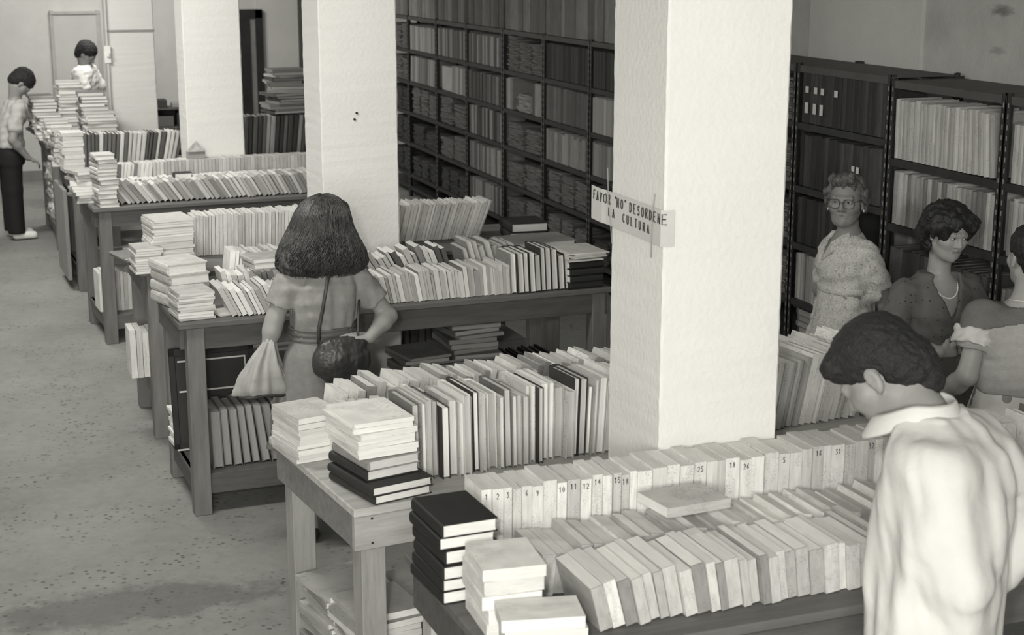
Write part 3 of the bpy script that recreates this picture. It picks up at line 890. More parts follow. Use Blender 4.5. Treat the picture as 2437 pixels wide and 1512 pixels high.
def piles(i, lvl, n, frac, tone, seed, u0=0.05, u1=None):
    s = S[i]
    w = YB[i + 1] - YB[i]
    u1 = u1 or w - 0.05
    lv = RL if i < 2 else GL if i < 4 else LV
    gap = (lv[lvl + 1] - lv[lvl] - 0.04) if lvl + 1 < len(lv) else 0.3
    for k in range(n):
        ww = (u1 - u0) / n
        h = gap * frac * random.Random(seed + k).uniform(0.75, 1.0)
        o = mk('magazine_pile', pile_mesh(ww * 0.93, 0.26, h, 0.007, 0.02, 0.008, seed * 10 + k), M_PILE[tone])
        o.matrix_world = s.matrix_world @ Matrix.Translation((u0 + ww * (k + 0.5), 0.03, lv[lvl] + 0.001))
        tag(o, wl(f'{tone if tone != "mid" else "grey"} magazine pile, {ordinal(k + 1)} from left on {LEVN[lvl]}, {short[i]}'), 'magazine pile', 'magazine piles on the wall shelves')


# right edge and the two units behind the women
W_ = 'on the '
srow(0, 4, (0.03, 0.045), 0.27, LT, 0, W_ + 'upper shelf at the right edge')
srow(0, 3, (0.03, 0.045), 0.27, LT, 0, W_ + 'second shelf at the right edge', hj=0.05)
srow(0, 2, (0.03, 0.05), 0.27, MD, 0, W_ + 'third shelf at the right edge')
srow(1, 4, (0.026, 0.048), 0.305, (0.44, 0.5, 0.38), 0, W_ + 'upper shelf left of the right edge', D=0.24, leanfn=lambda f: -1.5 - 7 * max(0, f - 0.55) * 2, hj=0.02)
srow(1, 3, (0.026, 0.046), 0.27, (0.36, 0.42, 0.32, 0.2), 0, W_ + 'shelf just above the short-haired woman', D=0.24, hj=0.03)
srow(1, 2, (0.04, 0.06), 0.3, (0.07, 0.09, 0.06), 0, W_ + 'shelf behind the short-haired woman')
srow(1, 1, (0.03, 0.06), 0.3, MD, 0, W_ + 'low shelf behind the short-haired woman')
srow(2, 5, (0.036, 0.05), 0.295, DK, 0, W_ + 'highest shelf of the dark-volume unit', hj=0.008)
srow(2, 4, (0.034, 0.05), 0.30, DK, 0, W_ + 'second shelf of the dark-volume unit', hj=0.02)
srow(2, 3, (0.036, 0.05), 0.27, DK, 0, W_ + 'shelf left of the woman in glasses', hj=0.01, u1=0.7)
srow(2, 2, (0.02, 0.03), 0.27, LT, 0, W_ + 'light shelf left of the woman in glasses', hj=0.03, style=('soft',))
for k_ in range(3):
    stack(S[2], 0.2 + 0.3 * k_, 0.16, 'album', 5, 0.26, 0.26, (0.03, 0.04), (0.1, 0.2), ('left', 'middle', 'right')[k_] + ' pile below the light shelf', 'albums below the light shelf', 3, z=0.381, style='hard', jr=5, pg=(0.3, 0.35))
# black-volume unit (e) and its neighbours
srow(6, 5, (0.03, 0.045), 0.285, DK, 0, W_ + 'highest shelf of the black-volume unit', hj=0.01)
srow(6, 4, (0.045, 0.06), 0.28, (0.12, 0.16, 0.1), 0, W_ + 'second shelf of the black-volume unit', hj=0.02, leanfn=lambda f: 2 * f)
srow(6, 3, (0.04, 0.075), 0.24, (0.24, 0.3, 0.2), 0, W_ + 'third shelf of the black-volume unit', hj=0.08, style=('soft',))
piles(6, 2, 3, 0.92, 'mid', 11)
piles(6, 1, 3, 0.8, 'mid', 12)
srow(5, 5, (0.03, 0.045), 0.28, DK, 0, W_ + 'highest shelf beside the nearest pillar', hj=0.01)
srow(5, 4, (0.02, 0.035), 0.27, (0.3, 0.36), 0, W_ + 'second shelf beside the nearest pillar', style=('soft',))
srow(5, 3, (0.03, 0.05), 0.25, (0.2, 0.28), 0, W_ + 'third shelf beside the nearest pillar')
piles(5, 2, 3, 0.7, 'mid', 13)
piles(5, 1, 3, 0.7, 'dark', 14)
piles(7, 5, 3, 0.95, 'mid', 15)
srow(7, 4, (0.04, 0.07), 0.27, (0.26, 0.2, 0.34), 0, W_ + 'second shelf of the magazine unit', u1=0.25)
piles(7, 4, 1, 0.6, 'light', 16, 0.3, 0.72)
srow(7, 4, (0.04, 0.07), 0.27, (0.26, 0.1), 0, W_ + 'second shelf right end of the magazine unit', u0=0.75)
piles(7, 3, 2, 0.8, 'mid', 17)
piles(7, 2, 2, 0.8, 'mid', 18)
piles(7, 1, 2, 0.75, 'mid', 19)
srow(8, 5, (0.03, 0.055), 0.27, (0.08, 0.3, 0.1, 0.14), 0, W_ + 'highest shelf of the upright-book unit')
srow(8, 4, (0.03, 0.05), 0.26, (0.06, 0.1, 0.12, 0.2), 0, W_ + 'second shelf of the upright-book unit')
srow(8, 3, (0.03, 0.055), 0.27, (0.05, 0.12, 0.28, 0.08), 0, W_ + 'third shelf of the upright-book unit')
srow(8, 2, (0.03, 0.045), 0.25, (0.1, 0.24, 0.3, 0.14), 0, W_ + 'fourth shelf of the upright-book unit')
srow(8, 1, (0.03, 0.06), 0.25, (0.1, 0.24), 0, W_ + 'lowest shelf of the upright-book unit')
srow(9, 5, (0.03, 0.06), 0.27, (0.08, 0.1, 0.24, 0.12), 0, W_ + 'highest shelf, fourth behind black-volume unit')
srow(9, 4, (0.03, 0.05), 0.26, (0.3, 0.24, 0.36), 3, W_ + 'second shelf, fourth behind black-volume unit', u0=0.5)
bx_ = tag(box('carton', (0, 0, 0, 0.34, 0.25, 0.24), surf('pale_carton', 0.4), None, 0.004), 'pale carton on the second shelf beside leaning light books', 'carton')
bx_.matrix_world = S[9].matrix_world @ Matrix.Translation((0.12, 0.03, LV[4] + 0.002))
piles(9, 3, 2, 0.95, 'mid', 20)
piles(9, 2, 2, 0.8, 'mid', 21)
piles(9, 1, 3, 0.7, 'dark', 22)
srow(10, 5, (0.04, 0.06), 0.25, (0.3, 0.26, 0.34), 0, W_ + 'highest shelf, fifth behind black-volume unit', style=('soft',))
srow(10, 4, (0.04, 0.07), 0.27, (0.14, 0.3, 0.24), 5, W_ + 'second shelf, fifth behind black-volume unit')
piles(10, 3, 3, 0.95, 'mid', 23)
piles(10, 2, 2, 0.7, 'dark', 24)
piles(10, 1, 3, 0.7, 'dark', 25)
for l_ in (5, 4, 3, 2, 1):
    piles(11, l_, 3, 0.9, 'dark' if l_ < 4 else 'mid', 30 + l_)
for i_ in (3, 4):
    for l_ in (5, 4, 3, 2):
        piles(i_, l_, 3, 0.85, 'mid', 40 + i_ * 7 + l_)
# binders and boxes standing on the top boards of the farther units
for i_, tn in ((6, (0.14, 0.18, 0.22)), (7, (0.12, 0.18, 0.2)), (8, (0.1, 0.16, 0.12)), (9, (0.16, 0.2, 0.1)), (10, (0.16, 0.24)), (11, (0.14, 0.2)), (5, (0.16, 0.2))):
    nm = {6: 'above the black-volume unit', 7: 'above the magazine unit', 8: 'above the upright-book unit', 9: 'above the fourth unit behind', 10: 'above the fifth unit behind', 11: 'above the farthest unit', 5: 'above the pillar-side unit'}[i_]
    row(S[i_], 0.02, YB[i_ + 1] - YB[i_] - 0.04, 0.02, 'binder', 0.38, 0.3, (0.08, 0.13), 0, tn, nm, 'binders ' + nm, ('hard',), z=1.952, hj=0.08, vj=0.01, pg=(0.2, 0.3))
# paper labels on the dark volumes
for n_, (u, z, w, h) in enumerate(((0.10, 1.83, 0.035, 0.036), (0.195, 1.83, 0.035, 0.036), (0.27, 1.83, 0.035, 0.036), (0.415, 1.83, 0.035, 0.036), (0.10, 1.715, 0.036, 0.06), (0.19, 1.715, 0.034, 0.06), (0.265, 1.715, 0.034, 0.06),
                                   (0.63, 1.44, 0.03, 0.036), (0.675, 1.44, 0.03, 0.036))):
    o = box('paper_label', (0, 0, 0, w, 0.001, h), surf('label_paper_white', 0.62, 0.8, 0.03))
    o.matrix_world = S[2].matrix_world @ Matrix.Translation((u, 0.004, z))
    tag(o, f'small white paper label, {ordinal(n_ + 1 if n_ < 4 else n_ - 3 if n_ < 7 else n_ - 6)} from left, {"upper row of dark volumes" if n_ < 4 else "lower line of the highest shelf" if n_ < 7 else "second dark-volume shelf"}', 'paper label', 'white labels on the dark volumes')

# the volumes past the first 300 (farthest units): one joined mesh of cover and page blocks
vs, fs, cs = [], [], []
for M_, t, d, h, g, pg in STUFF:
    for (x0, x1, y0, y1, z0, z1), c in (((-0.5, -0.42, 0, 1, 0, 1), g), ((0.42, 0.5, 0, 1, 0, 1), g), ((-0.5, 0.5, -0.02, 0.0, 0, 1), g), ((-0.42, 0.42, 0.0, 0.98, 0.01, 0.98), pg)):
        o_ = len(vs)
        for x in (x0, x1):
            for y in (y0, y1):
                for z in (z0, z1):
                    vs.append(tuple(M_ @ Vector((x * t, y * d, z * h))))
        for q in ((0, 1, 3, 2), (4, 6, 7, 5), (0, 4, 5, 1), (2, 3, 7, 6), (0, 2, 6, 4), (1, 5, 7, 3)):
            fs.append(tuple(o_ + k for k in q))
            cs.append(c)
me_ = bpy.data.meshes.new('shelved_books')
me_.from_pydata(vs, [], fs)
ca = me_.color_attributes.new('tone', 'FLOAT_COLOR', 'CORNER')
buf = np.repeat(np.array([tint(c * rnd.uniform(0.95, 1.05)) for c in cs], dtype=np.float32), 4, axis=0)
ca.data.foreach_set('color', buf.ravel())
m_, nt_, b_ = new_mat('joined_book_tones')
at_ = nt_.nodes.new('ShaderNodeAttribute')
at_.attribute_name = 'tone'
nt_.links.new(at_.outputs['Color'], b_.inputs['Base Color'])
b_.inputs['Roughness'].default_value = 0.7
so = mk('shelved_books', me_, m_)
so['kind'] = 'stuff'
tag(so, 'small upright books filling the farthest shelving units of the right wall', 'books')

# ------------------------------------------------------------------ the paper sign taped to the nearest pillar
def tube(pts, r, n=6):
    """polyline tube as bmesh-ready lists"""
    vs, fs = [], []
    P = [Vector(p) for p in pts]
    prev = None
    for i, p in enumerate(P):
        d = (P[min(i + 1, len(P) - 1)] - P[max(i - 1, 0)]).normalized()
        a = d.cross(Vector((0.13, 0.31, 0.94)))
        if a.length < 1e-3:
            a = d.cross(Vector((1, 0, 0)))
        a.normalize()
        if prev is not None and a.dot(prev) < 0:
            a = -a
        prev = a
        b = d.cross(a)
        rr = r[i] if isinstance(r, (list, tuple)) else r
        for k in range(n):
            t = 2 * math.pi * k / n
            vs.append(p + (a * math.cos(t) + b * math.sin(t)) * rr)
    for i in range(len(P) - 1):
        for k in range(n):
            fs.append((i * n + k, i * n + (k + 1) % n, (i + 1) * n + (k + 1) % n, (i + 1) * n + k))
    fs.append(tuple(range(n))[::-1])
    fs.append(tuple((len(P) - 1) * n + k for k in range(n)))
    return vs, fs


def tubes_mesh(name, lst, n=6, smooth=True):
    V, F = [], []
    for pts, r in lst:
        v, f = tube(pts, r, n)
        o = len(V)
        V += v
        F += [tuple(i + o for i in q) for q in f]
    me = bpy.data.meshes.new(name)
    me.from_pydata([tuple(v) for v in V], [], F)
    me.update()
    if smooth:
        me.polygons.foreach_set('use_smooth', [True] * len(me.polygons))
    return me


GL_ = {
    'F': [[(0, 0), (0, 1), (.7, 1)], [(0, .55), (.55, .55)]], 'A': [[(0, 0), (.4, 1), (.8, 0)], [(.15, .35), (.65, .35)]], 'V': [[(0, 1), (.4, 0), (.8, 1)]],
    'O': [[(.4, 0), (.1, .15), (0, .5), (.1, .85), (.4, 1), (.7, .85), (.8, .5), (.7, .15), (.4, 0)]], 'R': [[(0, 0), (0, 1), (.5, 1), (.7, .8), (.5, .55), (0, .5)], [(.35, .5), (.75, 0)]],
    'N': [[(0, 0), (0, 1), (.7, 0), (.7, 1)]], 'D': [[(0, 0), (0, 1), (.4, .95), (.7, .7), (.7, .3), (.4, .05), (0, 0)]], 'E': [[(.65, 1), (0, 1), (0, 0), (.65, 0)], [(0, .52), (.5, .52)]],
    'S': [[(.65, .88), (.35, 1), (.05, .8), (.15, .58), (.55, .42), (.65, .2), (.35, 0), (0, .12)]], 'L': [[(0, 1), (0, 0), (.6, 0)]], 'C': [[(.7, .85), (.4, 1), (.1, .85), (0, .5), (.1, .15), (.4, 0), (.7, .15)]],
    'U': [[(0, 1), (0, .25), (.2, 0), (.5, 0), (.7, .25), (.7, 1)]], 'T': [[(0, 1), (.8, 1)], [(.4, 1), (.4, 0)]], '"': [[(.1, 1.1), (.12, .85)], [(.28, 1.1), (.28, .85)]],
    '1': [[(.1, .75), (.35, 1), (.35, 0)]], '2': [[(0, .8), (.3, 1), (.6, .8), (.5, .5), (0, 0), (.65, 0)]], '3': [[(.05, .95), (.55, .95), (.25, .6), (.6, .35), (.35, 0), (0, .1)]],
    '0': [[(.3, 0), (.05, .3), (.05, .7), (.3, 1), (.55, .7), (.55, .3), (.3, 0)]], '4': [[(.45, 0), (.45, 1), (0, .35), (.65, .35)]], '5': [[(.6, 1), (.1, 1), (.05, .6), (.4, .6), (.6, .3), (.35, 0), (0, .1)]],
    '6': [[(.5, 1), (.1, .6), (.05, .25), (.3, 0), (.55, .25), (.35, .5), (.08, .35)]], '9': [[(.55, .65), (.3, .5), (.08, .75), (.3, 1), (.55, .8), (.5, .35), (.3, 0)]], '7': [[(0, 1), (.6, 1), (.2, 0)]],
    '8': [[(.3, .5), (.05, .75), (.3, 1), (.55, .75), (.3, .5), (.0, .22), (.3, 0), (.6, .22), (.3, .5)]]}


def lettering(text, h, adv, r, slope=0.0):
    lst = []
    x = 0
    for ch in text:
        if ch == ' ':
            x += adv * 0.8
            continue
        for st in GL_[ch]:
            lst.append(([(x + px * h * 0.62, 0, py * h) for px, py in st], r))
        x += adv * (0.45 if ch == '"' else 1)
    return lst


# sign plane: stuck across the left face of the pillar, its front edge wrapping just past the corner
M_INK = surf('ink_dark', 0.05, 0.8, 0.05)
sg = empty('paper_sign', (0, 0, 0))
tag(sg, 'handwritten paper sign taped slanting across the nearest pillar', 'sign')
# local x along -Y world (towards camera), y = outward normal (-X world), z up
sx = P1.location.x - 0.196
sg.matrix_world = Matrix(((0, 1, 0, sx - 0.006), (-1, 0, 0, 4.545), (0, 0, 1, 1.815), (0, 0, 0, 1))) @ Matrix.Rotation(R(-2.2), 4, 'Y')
sm = bpy.data.meshes.new('paper')
NX = 24
sv, sf = [], []
LW, LH = 0.575, 0.105


def sgn(x):
    # flat on the face, then bends round the corner (local x > 0.515)
    if x <= 0.512:
        return x, 0.0 - 0.004 * math.sin(x * 16) * (1 if x < 0.1 else 0.3)
    return 0.512 + 0.008, (x - 0.512)


for i in range(NX + 1):
    x = LW * i / NX
    for z in (0, LH):
        px, py = sgn(x)
        sv.append((px, py + (0.004 if x <= 0.512 else 0), z))
for i in range(NX):
    sf.append((2 * i, 2 * i + 2, 2 * i + 3, 2 * i + 1))
sm.from_pydata(sv, [], sf)
pp = mk('paper', sm, surf('sign_paper', 0.56, 0.85, 0.05), sg)
sd = pp.modifiers.new('t', 'SOLIDIFY')
sd.thickness = 0.0008
# (re-laid below with its measured size)
bpy.data.objects.remove(pp)
sg.matrix_world = Matrix(((0, 1, 0, 1.8585), (-1, 0, 0, 4.575), (0, 0, 1, 1.775), (0, 0, 0, 1)))
LW, LH, CX = 0.583, 0.107, 0.5495


def sgn(x, lift=0.0):
    wav = -0.003 * math.sin(x * 14) * (1.6 if x < 0.12 else 0.3)
    if x <= CX:
        return x, wav - 0.002 - lift
    return CX + 0.002 + lift, (x - CX)


sv, sf = [], []
for i in range(NX + 1):
    x = LW * i / NX
    for z in (0, LH):
        px, py = sgn(x)
        sv.append((px, py, z))
for i in range(NX):
    sf.append((2 * i, 2 * i + 2, 2 * i + 3, 2 * i + 1))
sm = bpy.data.meshes.new('paper')
sm.from_pydata(sv, [], sf)
mk('paper', sm, MATS['sign_paper'], sg)


def sign_text(text, x0, z0, h, adv, zslope):
    lst = []
    for pts, r in lettering(text, h, adv, 0.0018):
        q = []
        for px, _, pz in pts:
            a, b = sgn(x0 + px, 0.0012)
            q.append((a, b, z0 + pz + zslope * px))
        lst.append((q, 0.0018))
    return lst


mk('lettering', tubes_mesh('lettering', sign_text('FAVOR "NO" DESORDENE', 0.026, 0.066, 0.029, 0.0297, 0.0) + sign_text('LA  CULTURA', 0.148, 0.03, 0.026, 0.0305, -0.02), 5), M_INK, sg)
for k_, pts in enumerate((((0.146, -0.008, 0.18), (0.150, -0.007, 0.09), (0.170, -0.007, 0.02), (0.180, -0.005, -0.053)), ((0.497, -0.006, 0.148), (0.487, -0.007, 0.10), (0.480, -0.007, 0.03), (0.476, -0.005, -0.043)))):
    o = mk('tape_strip', tubes_mesh('tape_strip', [(pts, 0.0016)], 5), surf('thin_strip_grey', 0.3, 0.7), sg)
# handwritten numbers on the spines of the rear row
nums = {0: '1', 1: '2', 2: '3', 4: '6', 5: '9', 7: '10', 8: '11', 9: '12', 10: '14', 12: '15', 13: '18', 19: '25', 22: '18', 23: '26', 26: '5', 29: '16', 31: '31', 34: '32'}
for i_, s_ in nums.items():
    if i_ >= len(rear):
        continue
    b_ = rear[i_]
    t_, d_, h_ = (b_.matrix_world.to_scale())
    hh = 0.016
    wdt = len(s_) * 0.011
    l_ = []
    for pts, r_ in lettering(s_, hh, 0.011, 0.001):
        l_.append(([(px - wdt / 2 + 0.001, -0.0012, 0.188 * h_ / 0.215 + pz) for px, _, pz in pts], 0.0011))
    me_ = tubes_mesh('number', l_, 4)
    for v_ in me_.vertices:
        v_.co = Vector((v_.co.x / t_, v_.co.y / d_, v_.co.z / h_))
    mk('number', me_, M_INK, b_)

# ------------------------------------------------------------------ bodies: signed-distance fields meshed with surface nets
def axis(lo, hi, step, fine=()):
    pts = [lo]
    x = lo
    while x < hi:
        s = step
        for a, b, fs in fine:
            if a - 0.02 <= x <= b:
                s = min(s, fs)
        x += s
        pts.append(x)
    return np.array(pts, dtype=np.float32)


class Field:
    def __init__(self, lo, hi, step, fine=()):
        """fine: list of (centre, half sizes, step)"""
        f = [[(c[i] - h[i], c[i] + h[i], s) for c, h, s in fine] for i in range(3)]
        self.a = [axis(lo[i], hi[i], step, f[i]) for i in range(3)]
        self.D = np.full([len(q) for q in self.a], 0.5, dtype=np.float32)

    def sl(self, lo, hi):
        r = []
        for i in range(3):
            a = self.a[i]
            i0 = max(0, int(np.searchsorted(a, lo[i])) - 1)
            i1 = min(len(a), int(np.searchsorted(a, hi[i])) + 1)
            if i1 - i0 < 1:
                return None
            r.append(slice(i0, i1))
        return tuple(r)

    def grid(self, s):
        return (self.a[0][s[0]][:, None, None], self.a[1][s[1]][None, :, None], self.a[2][s[2]][None, None, :])

    def apply(self, lo, hi, fn, k=0.02, mode='u'):
        pad = max(k, 0.0) + 0.05
        s = self.sl([v - pad for v in lo], [v + pad for v in hi])
        if s is None:
            return
        X, Y, Z = self.grid(s)
        d = fn(X, Y, Z).astype(np.float32)
        A = self.D[s]
        if mode == 'u':
            if k > 0:
                h = np.maximum(k - np.abs(A - d), 0) / k
                self.D[s] = np.minimum(A, d) - h * h * k * 0.25
            else:
                self.D[s] = np.minimum(A, d)
        elif mode == 's':
            d = -d
            h = np.maximum(k - np.abs(A - d), 0) / k if k > 0 else 0
            self.D[s] = np.maximum(A, d) + (h * h * k * 0.25 if k > 0 else 0)

    def cap(self, a, b, ra, rb=None, k=0.02, mode='u'):
        rb = ra if rb is None else rb
        a, b = np.array(a, float), np.array(b, float)
        ab = b - a
        L = float(ab.dot(ab)) + 1e-12
        m = max(ra, rb)

        def fn(X, Y, Z):
            t = np.clip(((X - a[0]) * ab[0] + (Y - a[1]) * ab[1] + (Z - a[2]) * ab[2]) / L, 0, 1)
            return np.sqrt((X - a[0] - t * ab[0]) ** 2 + (Y - a[1] - t * ab[1]) ** 2 + (Z - a[2] - t * ab[2]) ** 2) - (ra + (rb - ra) * t)
        self.apply(np.minimum(a, b) - m, np.maximum(a, b) + m, fn, k, mode)

    def ell(self, c, r, F=None, k=0.02, mode='u'):
        """F: 3x3 rows = local axes in world"""
        c = np.array(c, float)
        F = np.eye(3) if F is None else np.array(F, float)
        m = max(r)

        def fn(X, Y, Z):
            x, y, z = X - c[0], Y - c[1], Z - c[2]
            q = [F[i][0] * x + F[i][1] * y + F[i][2] * z for i in range(3)]
            k0 = np.sqrt(sum((q[i] / r[i]) ** 2 for i in range(3)))
            k1 = np.sqrt(sum((q[i] / r[i] ** 2) ** 2 for i in range(3))) + 1e-6
            return k0 * (k0 - 1) / k1
        self.apply(c - m, c + m, fn, k, mode)

    def loft(self, st, side, k=0.02, mode='u', folds=None, fwd=None):
        """st: (x, y, z, rx, ry) from low to high z; side = horizontal wide axis; folds(theta,z)->radius change"""
        st = sorted(st, key=lambda q: q[2])
        zs = [q[2] for q in st]
        sx, sy = side
        n = math.hypot(sx, sy)
        sx, sy = sx / n, sy / n
        m = max(max(q[3], q[4]) for q in st) + 0.03
        lo = np.array([min(q[0] for q in st) - m, min(q[1] for q in st) - m, zs[0]])
        hi = np.array([max(q[0] for q in st) + m, max(q[1] for q in st) + m, zs[-1]])

        def itp(Z, i):
            # smooth (monotone-ish) interpolation between stations
            v = np.interp(Z, zs, [q[i] for q in st])
            return v

        def fn(X, Y, Z):
            cx, cy, rx, ry = itp(Z, 0), itp(Z, 1), itp(Z, 3), itp(Z, 4)
            dx, dy = X - cx, Y - cy
            u = dx * sx + dy * sy
            v = -dx * sy + dy * sx
            q = np.sqrt((u / rx) ** 2 + (v / ry) ** 2)
            d = (q - 1) * np.minimum(rx, ry) * 0.9
            if folds:
                d = d - folds(np.arctan2(v / ry, u / rx), Z)
            return np.maximum(np.maximum(d, zs[0] - Z), Z - zs[-1])
        self.apply(lo, hi, fn, k, mode)

    def bumps(self, amp, wl, seed, lo=None, hi=None, stretch=(1, 1, 1), warp=0.6):
        s = self.sl(lo, hi) if lo is not None else (slice(None),) * 3
        X, Y, Z = self.grid(s)
        r = np.random.RandomState(seed)
        tot = 0
        for i in range(5):
            kx, ky, kz = r.normal(size=3) * np.array(stretch)
            n = math.sqrt(kx * kx + ky * ky + kz * kz) + 1e-6
            f = 2 * math.pi / wl * r.uniform(0.7, 1.5) / n * 1.2
            tot = tot + np.sin(f * (kx * X + ky * Y + kz * Z) + r.uniform(0, 6) + warp * np.sin(f * 0.43 * (ky * X - kx * Y + kz * Z) + i))
        self.D[s] = self.D[s] - (amp / 2.2) * tot.astype(np.float32)

    def cut(self, fn):
        """keep only where fn(X,Y,Z) <= 0"""
        X, Y, Z = self.grid((slice(None),) * 3)
        self.D = np.maximum(self.D, fn(X, Y, Z).astype(np.float32) + 0 * self.D)

    def mesh(self, name):
        D = self.D
        D[0], D[-1], D[:, 0], D[:, -1], D[:, :, 0], D[:, :, -1] = 0.1, 0.1, 0.1, 0.1, 0.1, 0.1
        ins = D < 0
        nx, ny, nz = D.shape
        c = np.zeros((nx - 1, ny - 1, nz - 1), dtype=np.int8)
        for i in (0, 1):
            for j in (0, 1):
                for k in (0, 1):
                    c += ins[i:nx - 1 + i, j:ny - 1 + j, k:nz - 1 + k]
        act = (c > 0) & (c < 8)
        I, J, K = np.nonzero(act)
        idx = np.full(act.shape, -1, dtype=np.int32)
        idx[I, J, K] = np.arange(len(I))
        P = np.zeros((len(I), 3))
        W = np.zeros(len(I))
        a = self.a
        for ax in range(3):
            o1, o2 = [(1, 2), (0, 2), (0, 1)][ax]
            for e1 in (0, 1):
                for e2 in (0, 1):
                    A = [I.copy(), J.copy(), K.copy()]
                    A[o1] = A[o1] + e1
                    A[o2] = A[o2] + e2
                    B = [q.copy() for q in A]
                    B[ax] = B[ax] + 1
                    d0, d1 = D[A[0], A[1], A[2]], D[B[0], B[1], B[2]]
                    m = (d0 < 0) != (d1 < 0)
                    t = np.where(m, d0 / np.where(m, d0 - d1, 1), 0)
                    p = np.stack([a[q][A[q]] for q in range(3)], 1).astype(float)
                    p[:, ax] += t * (a[ax][B[ax]] - a[ax][A[ax]])
                    P += p * m[:, None]
                    W += m
        P /= W[:, None]
        Q = []
        for ax in range(3):
            o1, o2 = [(1, 2), (2, 0), (0, 1)][ax]
            s0 = [slice(1, -1)] * 3
            s1 = [slice(1, -1)] * 3
            s0[ax] = slice(0, -1)
            s1[ax] = slice(1, None)
            A, B = ins[tuple(s0)], ins[tuple(s1)]
            E = np.nonzero(A != B)
            g = [E[0], E[1], E[2]]
            off = [1, 1, 1]
            off[ax] = 0
            g = [g[q] + off[q] for q in range(3)]
            sgn_ = A[E]

            def cell(d1, d2):
                q = [g[0].copy(), g[1].copy(), g[2].copy()]
                q[o1] = q[o1] - d1
                q[o2] = q[o2] - d2
                return idx[q[0], q[1], q[2]]
            f = np.stack([cell(1, 1), cell(0, 1), cell(0, 0), cell(1, 0)], 1)
            f[~sgn_] = f[~sgn_][:, ::-1]
            Q.append(f)
        Q = np.concatenate(Q)
        Q = Q[(Q >= 0).all(1)]
        me = bpy.data.meshes.new(name)
        me.vertices.add(len(P))
        me.vertices.foreach_set('co', P.astype(np.float32).ravel())
        me.loops.add(len(Q) * 4)
        me.loops.foreach_set('vertex_index', Q.astype(np.int32).ravel())
        me.polygons.add(len(Q))
        me.polygons.foreach_set('loop_start', np.arange(0, len(Q) * 4, 4, dtype=np.int32))
        me.polygons.foreach_set('use_smooth', np.ones(len(Q), dtype=bool))
        me.update(calc_edges=True)
        me.validate()
        return me


def V(*a):
    return np.array(a, float)


def nrm(v):
    v = np.array(v, float)
    return v / (np.linalg.norm(v) + 1e-9)


def head_frame(fwd, roll=0.0):
    f = nrm(fwd)
    s = nrm(np.cross(f, (0, 0, 1)))        # her/his right
    u = np.cross(s, f)
    s2 = s * math.cos(roll) + u * math.sin(roll)
    u2 = u * math.cos(roll) - s * math.sin(roll)
    return s2, f, u2


def add_head(F, c, fr, S=1.0, fem=True, old=False):
    s, f, u = fr
    M = [s, f, u]

    def p(x, y, z):
        return np.array(c) + (s * x + f * y + u * z) * S
    F.ell(p(0, -0.015, 0.036), (0.074 * S, 0.093 * S, 0.083 * S), M, 0.01)
    F.ell(p(0, 0.028, -0.026), (0.061 * S, 0.062 * S, 0.084 * S), M, 0.03)
    F.ell(p(0, 0.04, -0.075), (0.045 * S, 0.044 * S, 0.036 * S), M, 0.03)
    F.cap(p(0, 0.077, -0.098), p(0, 0.074, -0.1), 0.015 * S, k=0.03 * S)
    for q in (-1, 1):
        F.cap(p(q * 0.038, 0.062, -0.026), p(q * 0.05, 0.045, -0.022), 0.022 * S, k=0.03 * S)       # cheekbone
        F.cap(p(q * 0.05, -0.005, -0.06), p(q * 0.03, 0.055, -0.09), 0.016 * S, 0.014 * S, k=0.03 * S)   # jaw line
        F.ell(p(q * 0.031, 0.098, 0.006), (0.019 * S, 0.014 * S, 0.0125 * S), M, 0.018 * S, 's')     # socket
        F.ell(p(q * 0.031, 0.0765, 0.004), (0.0145 * S, 0.0125 * S, 0.0125 * S), M, 0.004)           # lid
    F.cap(p(-0.04, 0.078, 0.022), p(-0.012, 0.089, 0.023), 0.008 * S, k=0.018 * S)
    F.cap(p(0.04, 0.078, 0.022), p(0.012, 0.089, 0.023), 0.008 * S, k=0.018 * S)
    F.cap(p(0, 0.087, 0.012), p(0, 0.107, -0.026), 0.0075 * S, 0.0105 * S, k=0.014 * S)
    for q in (-1, 1):
        F.cap(p(q * 0.0125, 0.096, -0.031), p(q * 0.012, 0.094, -0.031), 0.0075 * S, k=0.01 * S)
    F.cap(p(-0.019, 0.082, -0.058), p(0, 0.0905, -0.0555), 0.0048 * S, 0.0062 * S, k=0.008 * S)
    F.cap(p(0.019, 0.082, -0.058), p(0, 0.0905, -0.0555), 0.0048 * S, 0.0062 * S, k=0.008 * S)
    F.cap(p(-0.015, 0.083, -0.066), p(0.015, 0.083, -0.066), 0.0062 * S, k=0.008 * S)
    F.cap(p(-0.019, 0.0935, -0.0612), p(0.019, 0.0935, -0.0612), 0.0025 * S, k=0.004 * S, mode='s')
    for q in (-1, 1):
        F.ell(p(q * 0.077, -0.008, -0.006), (0.009 * S, 0.019 * S, 0.031 * S), M, 0.008 * S)
        F.ell(p(q * 0.086, -0.004, 0.0), (0.006 * S, 0.01 * S, 0.017 * S), M, 0.005 * S, 's')
        F.cap(p(q * 0.078, -0.006, -0.034), p(q * 0.077, 0.0, -0.036), 0.007 * S, k=0.006 * S)
    if old:
        for q in (-1, 1):
            F.cap(p(q * 0.03, 0.094, -0.035), p(q * 0.038, 0.08, -0.062), 0.0016, k=0.006, mode='s')
    return p


def add_arm(F, sh, el, wr, r=(0.047, 0.038, 0.027), k=0.025):
    F.cap(sh, el, r[0], r[1], k)
    m = np.array(el) * 0.7 + np.array(wr) * 0.3
    F.cap(el, m, r[1] * 0.98, r[1] * 1.0, k)
    F.cap(m, wr, r[1] * 1.0, r[2], k)


